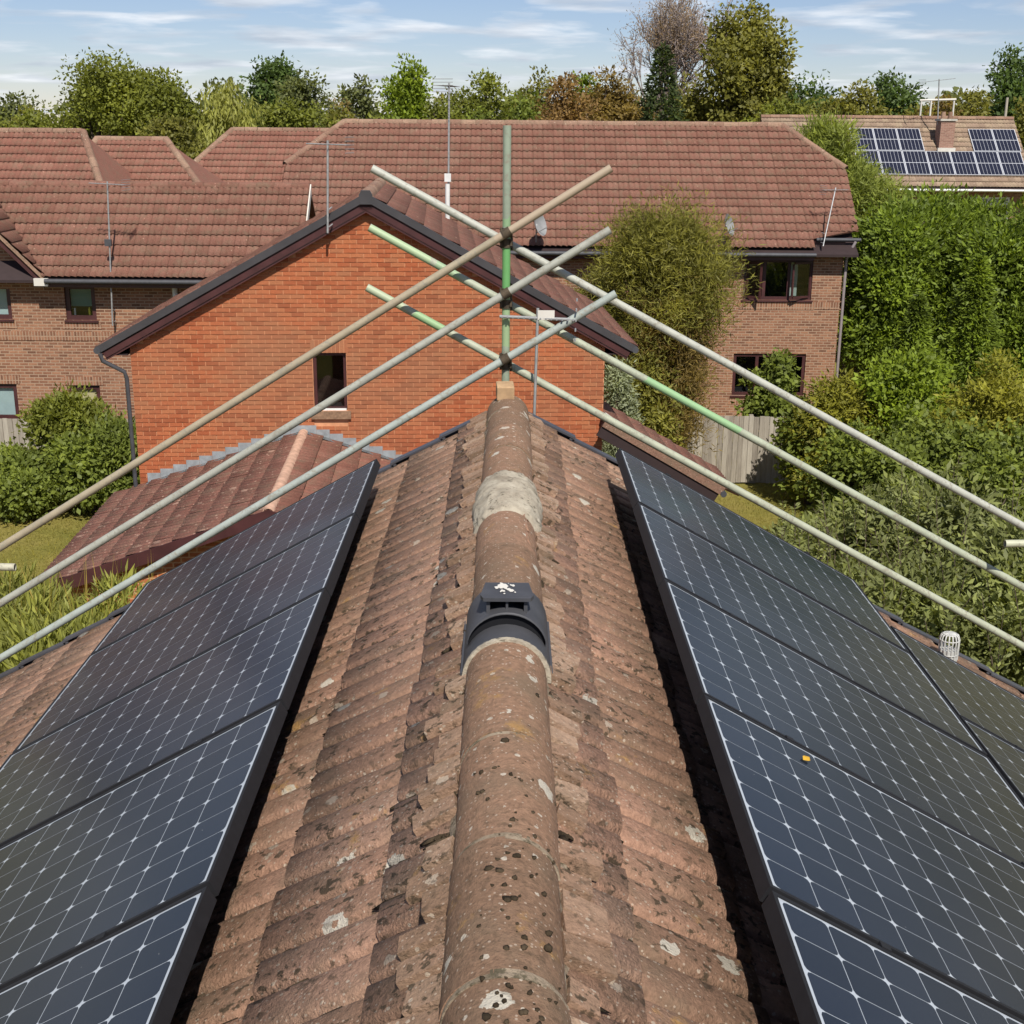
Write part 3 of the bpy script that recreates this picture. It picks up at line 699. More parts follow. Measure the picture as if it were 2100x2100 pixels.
# white soil-vent pipe with a cage cap
vx, vy = 2.70, 7.22; vz = ZR - vx*TA
vp = empty('vent_pipe', (vx, vy, vz-.13)); tag(vp, 'white plastic vent pipe with cage cap beside the lower right panels', 'vent pipe')
MT['grey_pvc'] = simple('greyed_white_plastic', (.42, .42, .40), .5, .4, .2, 14)
MB().tube([(0, 0, -.1), (0, 0, .262)], .055, 18).build('pipe', MT['grey_pvc'], vp)
cg = MB()
for k in range(16):
    a = 2*PI*k/16; cg.tube([(.056*math.cos(a), .056*math.sin(a), .20), (.058*math.cos(a), .058*math.sin(a), .33), (.05*math.cos(a), .05*math.sin(a), .355), (.012*math.cos(a), .012*math.sin(a), .365)], .0042, 5)
for rr, zz in ((.058, .235), (.058, .325), (.04, .36)):
    cg.tube([(rr*math.cos(2*PI*k/20), rr*math.sin(2*PI*k/20), zz) for k in range(21)], .004, 5, False)
cg.tube([(0, 0, .358), (0, 0, .368)], .016, 10)
cg.build('cage_cap', MT['grey_pvc'], vp)

# ------------------------------------------------------------------ scaffold
TR = .02415; YP = 7.76
sc = empty('scaffold_frame', (-.014, YP, 0)); tag(sc, 'crossed pale green scaffold tubes clamped to a post at the ridge end', 'scaffold')
sx0 = sc.location.copy()
def stube(p0, p1, mat, name='tube'):
    p0, p1 = Vector(p0), Vector(p1); d = p1-p0; L = d.length; n = 18; mb = MB()
    vs_ = []
    for z, r in ((0, TR), (L, TR), (L, TR-.004), (L-.08, TR-.004), (0, TR-.004), (.08, TR-.004)):
        vs_ += [(r*math.cos(2*PI*k/n), r*math.sin(2*PI*k/n), z) for k in range(n)]
    fs = []
    for (a, c) in ((0, 1), (2, 3), (5, 4)):
        fs += [(a*n+k, a*n+(k+1) % n, c*n+(k+1) % n, c*n+k) for k in range(n)]
    mb.add(vs_, fs, True)
    mb.add(vs_, [(a*n+k, a*n+(k+1) % n, c*n+(k+1) % n, c*n+k) for a, c in ((1, 2), (4, 0)) for k in range(n)] + [tuple(3*n+k for k in range(n)), tuple(5*n+k for k in range(n))[::-1]]); o = mb.build(name, mat, sc)
    o.rotation_mode = 'QUATERNION'; o.rotation_quaternion = d.to_track_quat('Z', 'Y'); o.location = p0 - sx0
    return o
GREEN = (.115, .36, .10); LG = (.33, .44, .30)
px_ = -.014
ztop = 8.464; za = [7.86, 7.508, 7.14]
stube((px_, YP, .02), (px_, YP, ztop), tube_mat('post_green_paint', (.34, .40, .30), [(7.46, 7.80, GREEN), (7.86, 7.93, (.24, .38, .2)), (6.7, 6.87, (.16, .34, .12)), (7.15, 7.48, (.30, .42, .22))]), 'standard')
YA, YB = YP-.056, YP+.056
Acol = [(.43, .36, .25), (.42, .42, .36), (.42, .46, .42)]; Bcol = [(.50, .50, .43), (.44, .47, .35), (.46, .48, .36)]
Aline = [((-3.231, 5.864), (.593, 8.231)), ((-3.272, 5.485), (.598, 7.879)), ((-3.313, 5.103), (.644, 7.505))]
Bline = [((-.812, 8.215), (3.29, 6.04)), ((-.835, 7.873), (3.342, 5.625)), ((-.859, 7.517), (3.393, 5.211))]
Bband = [None, [(0., .42, (.36, .47, .27)), (1.92, 2.62, (.25, .44, .21)), (.45, .62, (.30, .42, .25))], [(.32, .56, (.26, .42, .20)), (0, .25, (.40, .46, .30))]]
for i in range(3):
    (x0, z0), (x1, z1) = Aline[i]; k = 1.35                # carry on past the frame to the next standard
    stube((x1+(x0-x1)*k, YA, z1+(z0-z1)*k), (x1, YA, z1), tube_mat('tube_paint_a%d' % i, Acol[i], [(5.3, 6.2, (.40, .31, .22))] if i == 0 else None))
    (x0, z0), (x1, z1) = Bline[i]
    stube((x0, YB, z0), (x0+(x1-x0)*k, YB, z0+(z1-z0)*k), tube_mat('tube_paint_b%d' % i, Bcol[i], Bband[i]))
cm = simple('rusty_brown_coupler', (.075, .055, .035), .75, .4, .4, 30, bump=.4, metal=.3)
for i in range(3):
    for yc, z0, z1, xa in ((YA, *[Aline[i][j][1] for j in (0, 1)], Aline[i]), (YB, *[Bline[i][j][1] for j in (0, 1)], Bline[i])):
        f_ = (px_-xa[0][0])/(xa[1][0]-xa[0][0]); zz = z0+(z1-z0)*f_
        mb = MB(); zo = zz + (.0 if yc == YA else -.0)
        mb.tube([(0, 0, zo-.026), (0, 0, zo+.026)], TR+.007, 14)
        d = Vector((xa[1][0]-xa[0][0], 0, xa[1][1]-xa[0][1])).normalized()
        c = Vector((0, yc-YP, zo)); mb.tube([c-d*.026, c+d*.026], TR+.006, 14)
        sgn = 1 if yc == YA else -1
        mb.tube([(sgn*.030, (yc-YP)*.4-.02, zo-.03), (sgn*.030, (yc-YP)*.4-.02, zo+.045)], .007, 8); mb.tube([(-sgn*.032, (yc-YP)*.6, zo-.045), (-sgn*.032, (yc-YP)*.6, zo+.03)], .007, 8)
        mb.box(-.038, -.022, -.03, .03, zo-.016, zo+.016); mb.box(.022, .036, -.03, .03, zo-.014, zo+.018)
        mb.build('coupler', cm, sc)
for sd in (-1, 1):                                         # standards and ledgers at the eaves, out at both sides
    xs = sd*4.1; sm = tube_mat('side_tube_paint%d' % sd, (.50, .49, .40))
    stube((xs, YP, .02), (xs, YP, 6.6), sm, 'standard')
zl, zr_ = at(0, 1163, YP-.12).z, at(2080, 1115, YP-.12).z
stube((-4.6, YP-.12, zl+.02), (at(31, 1163, YP-.12).x, YP-.12, zl), tube_mat('left_stub_paint', (.56, .53, .40)))
stube((at(2061, 1115, YP-.12).x, YP-.12, zr_), (4.6, YP-.12, zr_+.03), tube_mat('right_stub_paint', (.56, .56, .40)))
bk = MB().box(-.052, .052, -.065, .065, 0, .085); me = bk.mesh('timber_block'); me.materials.append(MT['timber'])
blk = link('timber_block', me); blk.location = (-.016, 7.50, ZR+.098); blk.rotation_euler = (.1, 0, .06)
bvl = blk.modifiers.new('bevel', 'BEVEL'); bvl.width = .006; bvl.segments = 2
tag(blk, 'small tan timber block sitting on the ridge end at the foot of the post', 'timber block')

# ================================================================== neighbouring houses
def window(parent, x0, x1, z0, z1, y, fmat, lights=(0., 1.), transom=None, blind=None, inner=None, depth=.10, fw=.065, sill=True, wall_t=.9):
    """A window in a wall facing -y of the parent. Frame bars stand in the reveal; behind the glass is a dark room."""
    fy0, fy1 = y+depth, y+depth+.07; mb = MB()
    mb.box(x0, x1, fy0, fy1, z0, z0+fw); mb.box(x0, x1, fy0, fy1, z1-fw, z1)
    mb.box(x0, x0+fw, fy0, fy1, z0+fw, z1-fw); mb.box(x1-fw, x1, fy0, fy1, z0+fw, z1-fw)
    for l in lights[1:-1]:
        xm = x0 + (x1-x0)*l; mb.box(xm-fw*.5, xm+fw*.5, fy0+.003, fy1-.003, z0+fw, z1-fw)
    if transom: zt = z0+(z1-z0)*transom; mb.box(x0+fw, x1-fw, fy0+.006, fy1-.006, zt-fw*.4, zt+fw*.4)
    w = mb.build('window', fmat, parent)
    for a, c in zip(lights[:-1], lights[1:]):
        xa_, xb_ = x0+(x1-x0)*a+fw*.4, x0+(x1-x0)*c-fw*.4; MB().add([(xa_, fy0+.03, z0+fw*.5), (xb_, fy0+.03, z0+fw*.5), (xb_, fy0+.03, z1-fw*.5), (xa_, fy0+.03, z1-fw*.5)], [(0, 1, 2, 3)]).build('pane', MT['pane'], w)
    r = MB(); X0, X1, Y1 = x0-.02, x1+.02, y+wall_t
    r.add([(X0, fy1, z0-.02), (X1, fy1, z0-.02), (X1, fy1, z1+.02), (X0, fy1, z1+.02), (X0, Y1, z0-.02), (X1, Y1, z0-.02), (X1, Y1, z1+.02), (X0, Y1, z1+.02)],
          [(0, 4, 5, 1), (1, 5, 6, 2), (2, 6, 7, 3), (3, 7, 4, 0), (4, 7, 6, 5)])
    r.build('room_recess', MT['interior'], w)
    if blind: bf, bm_ = blind; MB().box(x0+fw, x1-fw, fy1+.01, fy1+.016, z0+(z1-z0)*(1-bf), z1-fw*.5).build('blind', bm_, w)
    if sill: MB().box(x0-.04, x1+.04, y-.05, fy0+.02, z0-.05, z0-.002).build('sill', fmat, w)
    return w
def wall_front(mb, x0, x1, z0, z1, y, ops, rev=.12):
    xs = sorted({x0, x1, *[o[i] for o in ops for i in (0, 1)]}); zs = sorted({z0, z1, *[o[i] for o in ops for i in (2, 3)]})
    for a, b_ in zip(xs[:-1], xs[1:]):
        for c, d in zip(zs[:-1], zs[1:]):
            if any(o[0] <= a+1e-6 and b_ <= o[1]+1e-6 and o[2] <= c+1e-6 and d <= o[3]+1e-6 for o in ops): continue
            mb.add([(a, y, c), (b_, y, c), (b_, y, d), (a, y, d)], [(0, 1, 2, 3)])
    for (a, b_, c, d) in ops:
        mb.add([(a, y, c), (b_, y, c), (b_, y, d), (a, y, d), (a, y+rev, c), (b_, y+rev, c), (b_, y+rev, d), (a, y+rev, d)],
               [(0, 4, 5, 1), (1, 5, 6, 2), (2, 6, 7, 3), (3, 7, 4, 0)])
def loc(root, v): return root.matrix_world.inverted() @ Vector(v)
def yagi(mb, c, axis, length, n=12, el=.30, vert=False):
    c = Vector(c); ax = Vector(axis).normalized(); s = ax.cross(Vector((0, 0, 1))).normalized() if not vert else Vector((0, 0, 1))
    mb.tube([c - ax*length*.5, c + ax*length*.5], .011, 6)
    for k in range(n):
        p = c - ax*length*.5 + ax*length*(k+.5)/n; e = el*(1-.35*k/n); mb.tube([p - s*e*.5, p + s*e*.5], .006, 5)
    p = c - ax*length*.5; u = ax.cross(s)
    for dz in (-.12, -.06, 0, .06, .12): mb.tube([p + u*dz - s*el*.7, p + u*dz + s*el*.7], .006, 5)
def aerial(base, top, axis, length, label, n=12, el=.30, r=.016, wallside=None, mid=None):
    base, top = Vector(base), Vector(top); rt = empty('tv_aerial', base); tag(rt, label, 'aerial')
    MB().tube([(0, 0, 0), top-base], r, 8).build('mast', MT['galv'], rt)
    mb = MB(); yagi(mb, top-base-Vector((0, 0, .06)), axis, length, n, el); mb.build('antenna', MT['grey_plastic'], rt)
    if wallside is not None:
        br = MB()
        for zz in (.08, .35): br.tube([(0, 0, zz), Vector((0, 0, zz))+Vector(wallside)], .012, 6)
        br.build('bracket', MT['galv'], rt)
    return rt

# ------------------------------------------------------------------ orange brick house with the gable
OR_ROT = R(3.0)
orange = empty('orange_brick_house', (at(750, 389, 21.5).x, 21.5, 0), OR_ROT)
tag(orange, 'orange brick house with plain gable, dark bargeboards and a single narrow window', 'house')
bpy.context.view_layer.update()
wl, wr = loc(orange, at(267, 723, 21.3)).x, loc(orange, at(1241, 706, 21.7)).x
hwO = (wr-wl)/2; cxO = (wl+wr)/2; zA = 7.36; tO = .555; zEv = zA - (hwO+.46)*tO; DO = 4.9
def zroof(x): return zA - abs(x-cxO)*tO
w0 = loc(orange, at(641, 723, 21.5)); w1 = loc(orange, at(713, 842, 21.5))
ow = (w0.x, w1.x, w1.z, w0.z)
wm = MB(); zc_ = zroof(wl)-.16
wall_front(wm, wl, wr, 0, zc_, .012, [ow], .14)
wm.add([(wl, .012, zc_), (wr, .012, zc_), (cxO, .012, zA-.16)], [(0, 1, 2)])
wm.add([(wl, .012, 0), (wl, DO, 0), (wl, DO, zc_), (wl, .012, zc_)], [(3, 2, 1, 0)]); wm.add([(wr, .012, 0), (wr, DO, 0), (wr, DO, zc_), (wr, .012, zc_)], [(0, 1, 2, 3)])
wm.add([(wl, DO, 0), (wr, DO, 0), (wr, DO, zc_), (cxO, DO, zA-.16), (wl, DO, zc_)], [(4, 3, 2, 1, 0)])
wm.build('wall', MT['mortar_orange'], orange)
def brick_field():
    out = []
    rows_ = int((zA)/.075)
    for r in range(rows_):
        z = r*.075; n0 = -.5*(r % 2); c = 0
        x = wl - .1125*(r % 2)
        while x < wr:
            a, b_ = max(x+.006, wl), min(x+.219, wr); x += .225
            if b_-a < .04: continue
            if z+.065 > min(zroof(a), zroof(b_))-.14: continue
            if b_ > ow[0]-.002 and a < ow[1]+.002 and z+.065 > ow[2]-.24 and z < ow[3]+.225:
                if a < ow[0]-.05 and b_ > ow[0]: b_ = ow[0]-.008
                elif b_ > ow[1]+.05 and a < ow[1]: a = ow[1]+.008
                else: continue
            out.append((a, b_, z))
    for k in range(9):                                     # soldier course over the window
        xa = ow[0] - .03 + k*.071; out.append((xa, xa+.061, ow[3]+.005, .215))
    return out
bl = brick_field()
EXT_TOP = 3.5
def bscore(b_):
    x, z = (b_[0]+b_[1])/2, b_[2]
    full = (b_[1]-b_[0]) > .2
    return (0 if (z > 3.6 and full) else 1, abs(x-(-2.0-orange.location.x)-.0)*.6 + abs(z-4.9))
bl.sort(key=bscore)
def brick_mesh(l, h): 
    t_ = .5; return MB().add([(0, 0, 0), (l, 0, 0), (l, 0, h), (0, 0, h), (0, .012, 0), (l, .012, 0), (l, .012, h), (0, .012, h)],
        [(0, 1, 2, 3), (0, 4, 5, 1), (1, 5, 6, 2), (2, 6, 7, 3), (3, 7, 4, 0)])
bme = brick_mesh(.213, .064).mesh('brick'); bme.materials.append(MT['brick_orange'])
rest = MB()
for i, b_ in enumerate(bl):
    l = b_[1]-b_[0]; hh = b_[3] if len(b_) > 3 else .064; pr = random.uniform(-.002, .004)
    if i < 300 and abs(l-.213) < 1e-4 and len(b_) == 3:
        o = bpy.data.objects.new('brick', bme); COL.objects.link(o); o.parent = orange; o.location = (b_[0], -pr, b_[2])
    else:
        m_ = brick_mesh(l, hh); rest.add([(v[0]+b_[0], v[1]-pr, v[2]+b_[2]) for v in m_.v], m_.f)
tag(rest.build('bricks', MT['brick_orange'], orange), kind='stuff')
window(orange, *ow, .012, MT['maroon'], depth=.07, fw=.055, sill=False)
MB().box(ow[0]-.05, ow[1]+.06, -.05, .09, ow[2]-.135, ow[2]-.004).build('window_sill', simple('brown_sill_brick', (.22, .135, .085), .9, .2, .3, 20, bump=.3), orange)
MB().box(ow[0]+.02, ow[1]-.02, .03, .075, ow[2]+.001, ow[2]+.03).build('sill_trim', MT['white_pvc'], orange)
for sd in (-1, 1):                                          # roof slopes
    dn = Vector((sd, 0, -tO)).normalized(); SL = (hwO+.46)*math.sqrt(1+tO*tO)
    dk = MB().prism([(cxO, -.13, zA-.02), Vector((cxO, -.13, zA-.02))+dn*SL, Vector((cxO, -.13, zA-.10))+dn*SL, (cxO, -.13, zA-.10)], (0, 0, 0), (0, DO+.43, 0)); dk.build('roof_deck', MT['soffit'], orange)
    if sd > 0: tile_plane(orange, (cxO, DO+.3, zA), (0, -1, 0), dn, 0, DO+.43, int(SL/GAUGE)+1, lambda v: 0., lambda v: DO+.40, MT['tile_red2'], nu=9, seed=8)
    else: tile_plane(orange, (cxO, -.13, zA), (0, 1, 0), dn, 0, DO+.43, int(SL/GAUGE)+1, lambda v: .03, lambda v: DO+.43, MT['tile_red2'], nu=9, seed=9)
    nn = Vector((sd*tO, 0, 1)).normalized()
    A = Vector((cxO, -.16, zA)); E_ = A + dn*(SL+.05)
    MB().prism([A+nn*.055, E_+nn*.055, E_-nn*.06, A-nn*.06], (0, 0, 0), (0, .10, 0)).build('verge_trim', MT['barge'], orange)
    B0 = Vector((cxO, -.13, zA))-nn*.05
    MB().prism([B0, B0+dn*(SL+.0), B0+dn*(SL+.0)-nn*.17, B0-nn*.17-dn*.02], (0, 0, 0), (0, .025, 0)).build('bargeboard', MT['maroon'], orange)
    MB().prism([B0-nn*.13, B0+dn*SL-nn*.13, B0+dn*SL-nn*.15, B0-nn*.15], (0, .025, 0), (0, .14, 0)).build('soffit', MT['soffit'], orange)
    xe = cxO + sd*(hwO+.50); MB().tube([(xe, -.17, zEv-.03), (xe, DO+.3, zEv-.05)], .058, 10).build('gutter', MT['black_plastic'], orange)
    MB().box(cxO+sd*(hwO+.02), cxO+sd*(hwO+.44), -.11, DO, zEv-.12, zEv-.10).build('eaves_soffit', MT['soffit'], orange)
MB().prism([(cxO-.11, -.17, zA+.03), (cxO-.07, -.17, zA+.1), (cxO+.07, -.17, zA+.1), (cxO+.11, -.17, zA+.03), (cxO+.1, -.17, zA-.12), (cxO-.1, -.17, zA-.12)], (0, 0, 0), (0, .1, 0)).build('verge_apex_cap', MT['barge'], orange)
ridge_line(orange, (cxO, -.05, zA-.015), (cxO, DO+.3, zA-.015), MT['ridge_red'])
dp = MB().tube([(wl-.45, -.18, zEv-.08), (wl-.42, -.17, zEv-.2), (wl-.10, -.08, zEv-.40), (wl-.07, -.07, zEv-.52), (wl-.055, -.07, .05)], .036, 10); dp.build('downpipe', MT['black_plastic'], orange)
# lean-to at the left: a low gabled roof running towards the camera, flashed into the gable
ex_r = loc(orange, at(623, 879, 21.5)); ex_e = loc(orange, at(281, 1000, 21.3))
xr, zrE = ex_r.x, ex_r.z-.05; slope = (zrE-ex_e.z)/(xr-ex_e.x); D_E = 4.75; halfE = xr-ex_e.x+.35
TE = math.sqrt(1+slope*slope)
for sd in (-1, 1):
    dn = Vector((sd, 0, -slope)).normalized(); SL = halfE*TE
    MB().prism([(xr, -D_E, zrE-.02), Vector((xr, -D_E, zrE-.02))+dn*SL, Vector((xr, -D_E, zrE-.09))+dn*SL, (xr, -D_E, zrE-.09)], (0, 0, 0), (0, D_E-.01, 0)).build('extension_deck', MT['soffit'], orange)
    tile_plane(orange, (xr, -.012 if sd > 0 else -D_E, zrE), (0, -1 if sd > 0 else 1, 0), dn, 0, D_E, int(SL/GAUGE)+1, (lambda v: 0.), (lambda v: D_E-.012),
               MT['tile_ext'] if sd < 0 else MT['tile_red2'], nobj=(140 if sd < 0 else 60), nu=9, h=.012, jit=.006, seed=12+sd)
    MB().prism([Vector((xr, -D_E-.03, zrE+.03)), Vector((xr, -D_E-.03, zrE+.03))+dn*SL, Vector((xr, -D_E-.03, zrE-.16))+dn*SL, Vector((xr, -D_E-.03, zrE-.16))], (0, 0, 0), (0, .03, 0)).build('extension_bargeboard', MT['maroon'], orange)
    nn = Vector((sd*slope, 0, 1)).normalized()
    for k in range(int(SL/.225)):                           # stepped lead flashing against the gable
        a = .225*k; xk = xr + sd*a; z = zrE - a*slope
        zt = math.floor((z+.165)/.075)*.075 + .01
        x0_, x1_ = sorted((xk, xk+sd*.222))
        if x0_ < wl: continue
        z1_ = zrE - (a+.222)*slope
        mb = MB(); mb.add([(xk, -.014, z+.02), (xk+sd*.222, -.014, z1_+.02), (xk+sd*.222, -.014, zt), (xk, -.014, zt), (xk, -.008, z+.02), (xk+sd*.222, -.008, z1_+.02), (xk+sd*.222, -.008, zt), (xk, -.008, zt)],
            [(0, 1, 2, 3), (7, 6, 5, 4), (0, 4, 5, 1), (1, 5, 6, 2), (2, 6, 7, 3), (3, 7, 4, 0)])
        mb.add([Vector((xk, -.016, z+.02))+nn*.02, Vector((xk+sd*.222, -.016, z1_+.02))+nn*.02, Vector((xk+sd*.222, -.17, z1_+.0))+nn*.035, Vector((xk, -.17, z+.0))+nn*.035], [(0, 1, 2, 3), (3, 2, 1, 0)])
        mb.build('flashing_step', MT['lead'], orange)
ridge_line(orange, (xr, -D_E, zrE-.03), (xr, -.02, zrE-.03), simple('pale_pink_ridge_tile', (.45, .28, .2), .9, .2, .25, 9, bump=.3), r=.09)
hx = halfE-.25
MB().prism([(xr-hx, -D_E+.2, 0), (xr+hx, -D_E+.2, 0), (xr+hx, -D_E+.2, zrE-hx*slope-.1), (xr, -D_E+.2, zrE-.1), (xr-hx, -D_E+.2, zrE-hx*slope-.1)], (0, 0, 0), (0, D_E-.22, 0)).build('extension_wall', MT['brick_red'], orange)
for sd in (-1, 1): xe = xr+sd*(halfE+.05); MB().tube([(xe, -D_E, zrE-halfE*slope-.06), (xe, -.1, zrE-halfE*slope-.06)], .05, 8).build('extension_gutter', MT['black_plastic'], orange)
# side porch roof on the right, falling away from the house
pa = loc(orange, at(1239, 868, 21.2)); pb = loc(orange, at(1484, 1012, 21.2)); pd = 2.0
dn = (Vector((pb.x, 0, pb.z)) - Vector((pa.x, 0, pa.z))); SLp = dn.length; dn.normalize(); nn = Vector((-dn.z, 0, dn.x))
yp = -.28; A = Vector((wr, yp, pa.z + (pa.x-wr)*(-dn.z/dn.x)))
MB().prism([A-nn*.02, A+dn*SLp-nn*.02, A+dn*SLp-nn*.1, A-nn*.1], (0, 0, 0), (0, pd, 0)).build('porch_deck', MT['soffit'], orange)
tile_plane(orange, (A.x, yp+pd, A.z), (0, -1, 0), dn, 0, pd, int(SLp/GAUGE)+1, lambda v: 0., lambda v: pd-.02, MT['tile_red2'], nobj=40, nu=9, seed=17)
MB().prism([A+nn*.055, A+dn*(SLp+.03)+nn*.055, A+dn*(SLp+.03)-nn*.09, A-nn*.09], (0, -.03, 0), (0, 0, 0)).build('porch_verge', MT['ridge_red'], orange).location.y = -.03
MB().prism([A-nn*.095, A+dn*SLp-nn*.095, A+dn*SLp-nn*.28, A-nn*.28], (0, -.02, 0), (0, .02, 0)).build('porch_bargeboard', MT['soffit'], orange)
e0 = A+dn*(SLp+.06)-nn*.05; MB().tube([e0+Vector((0, -.06, 0)), e0+Vector((0, pd, 0))], .055, 10).build('porch_gutter', MT['black_plastic'], orange)
MB().box(wr+.002, wr+2.0, .02, pd-.4, 0, A.z-1.35).build('porch_wall', MT['brick_red'], orange)
MB().prism([(wr+.005, yp, A.z+.16), (wr+.16, yp, A.z+.05), (wr+.16, yp, A.z-.02), (wr+.005, yp, A.z+.02)], (0, -.035, 0), (0, .0, 0)).build('porch_flashing', MT['white_render'], orange)

# ------------------------------------------------------------------ brown brick house at the left
YLF = 31.9
lh = empty('brown_brick_house', (-8, YLF, 0)); tag(lh, 'brown brick house at the left with maroon windows under a red tiled roof', 'house'); bpy.context.view_layer.update()
def L_(x, y, Y=YLF): return loc(lh, at(x, y, Y))
zeL = 4.78; ev = L_(200, 573, 31.45); rg_ = L_(400, 380, 33.75); zeL = ev.z; zrL = rg_.z; ye, yr = ev.y, rg_.y
xl, xrt = -11.5, L_(636, 380, 33.75).x
runL = yr-ye; dnv = Vector((0, -runL, zeL-zrL)); SL = dnv.length; dnv.normalize(); nrow = max(8, round(SL/GAUGE))
ops = []
def wpx(x0, y0, x1, y1): a, b_ = L_(x0, y0), L_(x1, y1); return (a.x, b_.x, b_.z, a.z)
lw = [wpx(130, 584, 199, 657), wpx(-46, 582, 26, 655), wpx(141, 790, 210, 858), wpx(-40, 787, 41, 861)]
mb = MB(); wall_front(mb, xl, xrt-.15, 0, zeL-.02, 0, lw)
mb.add([(xrt-.15, 0, 0), (xrt-.15, 2*runL-.3, 0), (xrt-.15, 2*runL-.3, zeL), (xrt-.15, yr, zrL-.12), (xrt-.15, 0, zeL-.02)], [(0, 1, 2, 3, 4)])
mb.add([(xl, 2*runL-.3, 0), (xrt-.15, 2*runL-.3, 0), (xrt-.15, 2*runL-.3, zeL), (xl, 2*runL-.3, zeL)], [(3, 2, 1, 0)])
# projecting gable at the far left (its right half shows)
gv0, gv1 = L_(0, 486, 31.5), L_(90, 572, 31.5); gs = (gv0.z-gv1.z)/(gv1.x-gv0.x); gx = gv1.x - 3.4; gz = gv1.z + 3.4*gs
mb.add([(2*gx-gv1.x, -.003, gv1.z-.3), (gv1.x, -.003, gv1.z-.3), (gv1.x, -.003, gv1.z-.12), (gx, -.003, gz-.15), (2*gx-gv1.x, -.003, gv1.z-.12)], [(0, 1, 2, 3, 4)])
mb.build('wall', MT['brick_brown'], lh)
wn_ = [((0., 1.), None, (.62, MT['blind_teal'])), ((0., 1.), None, (.97, MT['blind_grey'])), ((0., 1.), None, (.95, MT['board_cream'])), ((0., 1.), None, (.95, MT['blind_grey']))]
wins = [window(lh, *o, 0, MT['maroon'], l, tr, bl_, depth=.05, fw=.11) for o, (l, tr, bl_) in zip(lw, wn_)]
o0 = lw[0]
MB().tube([(o0[1]-.22, .17, o0[2]+.11), (o0[1]-.22, .17, o0[2]+.24), (o0[1]-.22, .17, o0[2]+.30)], [.03, .03, .012], 8).build('yellow_bottle', MT['yellow_plastic'], wins[0])
MB().tube([(o0[0]+.17, .17, o0[2]+.11), (o0[0]+.17, .17, o0[2]+.28)], .025, 8).build('white_bottle', MT['white_pvc'], wins[0])
for o in lw:
    MB().box(o[0]-.1, o[1]+.1, -.012, .03, o[2]-.215 if o[2] > 3 else o[3]+.004, o[2]-.052 if o[2] > 3 else o[3]+.22).build('soldier_course', MT['brick_soldier'], lh)
zb = L_(0, 688).z; MB().box(xl, xrt-.16, -.015, .02, zb-.11, zb+.11).build('brick_band', MT['brick_soldier'], lh)
MB().prism([(xl, yr, zrL-.03), (xl, ye, zeL-.03), (xl, ye, zeL-.1), (xl, yr, zrL-.1)], (0, 0, 0), (xrt-xl, 0, 0)).build('roof_deck', MT['soffit'], lh)
tile_plane(lh, (xl, yr, zrL), (1, 0, 0), dnv, 0, xrt-xl, nrow, lambda v: max(0., (gv1.x-xl) - (SL-v)*.66), lambda v: xrt-xl, MT['tile_red'], nobj=240, nu=9, h=.036, seed=20)
MB().prism([(xl, yr, zrL-.03), (xl, 2*yr-ye, zeL-.03), (xl, 2*yr-ye, zeL-.1), (xl, yr, zrL-.1)], (0, 0, 0), (xrt-xl, 0, 0)).build('rear_roof', MT['tile_red'], lh)
ridge_line(lh, (xl, yr, zrL-.03), (xrt, yr, zrL-.03), MT['tile_red'], r=.115)
MB().prism([(xrt, ye-.02, zeL+.02), (xrt, yr, zrL+.05), (xrt, yr, zrL-.2), (xrt, ye-.02, zeL-.2)], (0, 0, 0), (.03, 0, 0)).build('bargeboard', MT['white_render'], lh)
MB().tube([(gv1.x+.05, ye-.06, zeL-.05), (xrt, ye-.06, zeL-.05)], .06, 8).build('gutter', MT['black_plastic'], lh)
MB().box(gv1.x, xrt-.15, ye+.02, -.004, zeL-.2, zeL-.05).build('fascia', MT['maroon'], lh)
# gable roof slope and its bargeboard
gd = Vector((1, 0, -gs)).normalized(); gSL = (gv1.x-gx)/gd.x
MB().prism([(gx, -.42, gz), Vector((gx, -.42, gz))+gd*gSL, Vector((gx, -.42, gz-.1))+gd*gSL, (gx, -.42, gz-.1)], (0, 0, 0), (0, 2.6, 0)).build('gable_deck', MT['soffit'], lh)
tile_plane(lh, (gx, 2.2, gz+.03), (0, -1, 0), gd, 0, 2.6, int(gSL/GAUGE)+1, lambda v: 2.6*max(0, v-.0)/gSL*.72 if v > 0 else 0., lambda v: 2.6, MT['tile_red'], nobj=50, nu=9, h=.036, seed=22)
MB().prism([(gx, -.44, gz+.06), Vector((gx, -.44, gz+.06))+gd*gSL, Vector((gx, -.44, gz-.04))+gd*gSL, (gx, -.44, gz-.04)], (0, 0, 0), (0, .08, 0)).build('gable_verge', MT['ridge_red'], lh)
MB().prism([(gx, -.42, gz-.04), Vector((gx, -.42, gz-.04))+gd*gSL, Vector((gx, -.42, gz-.22))+gd*gSL, (gx, -.42, gz-.22)], (0, 0, 0), (0, .03, 0)).build('gable_bargeboard', MT['maroon'], lh)
MB().box(gv1.x-.22, gv1.x+.12, -.5, -.3, gv1.z-.16, gv1.z+.02).build('gable_kneeler', MT['white_render'], lh)
MB().tube([(L_(360, 600).x, -.04, L_(360, 575).z), (L_(360, 600).x, -.04, L_(360, 612).z)], .07, 8).build('white_pipe', MT['white_pvc'], lh)

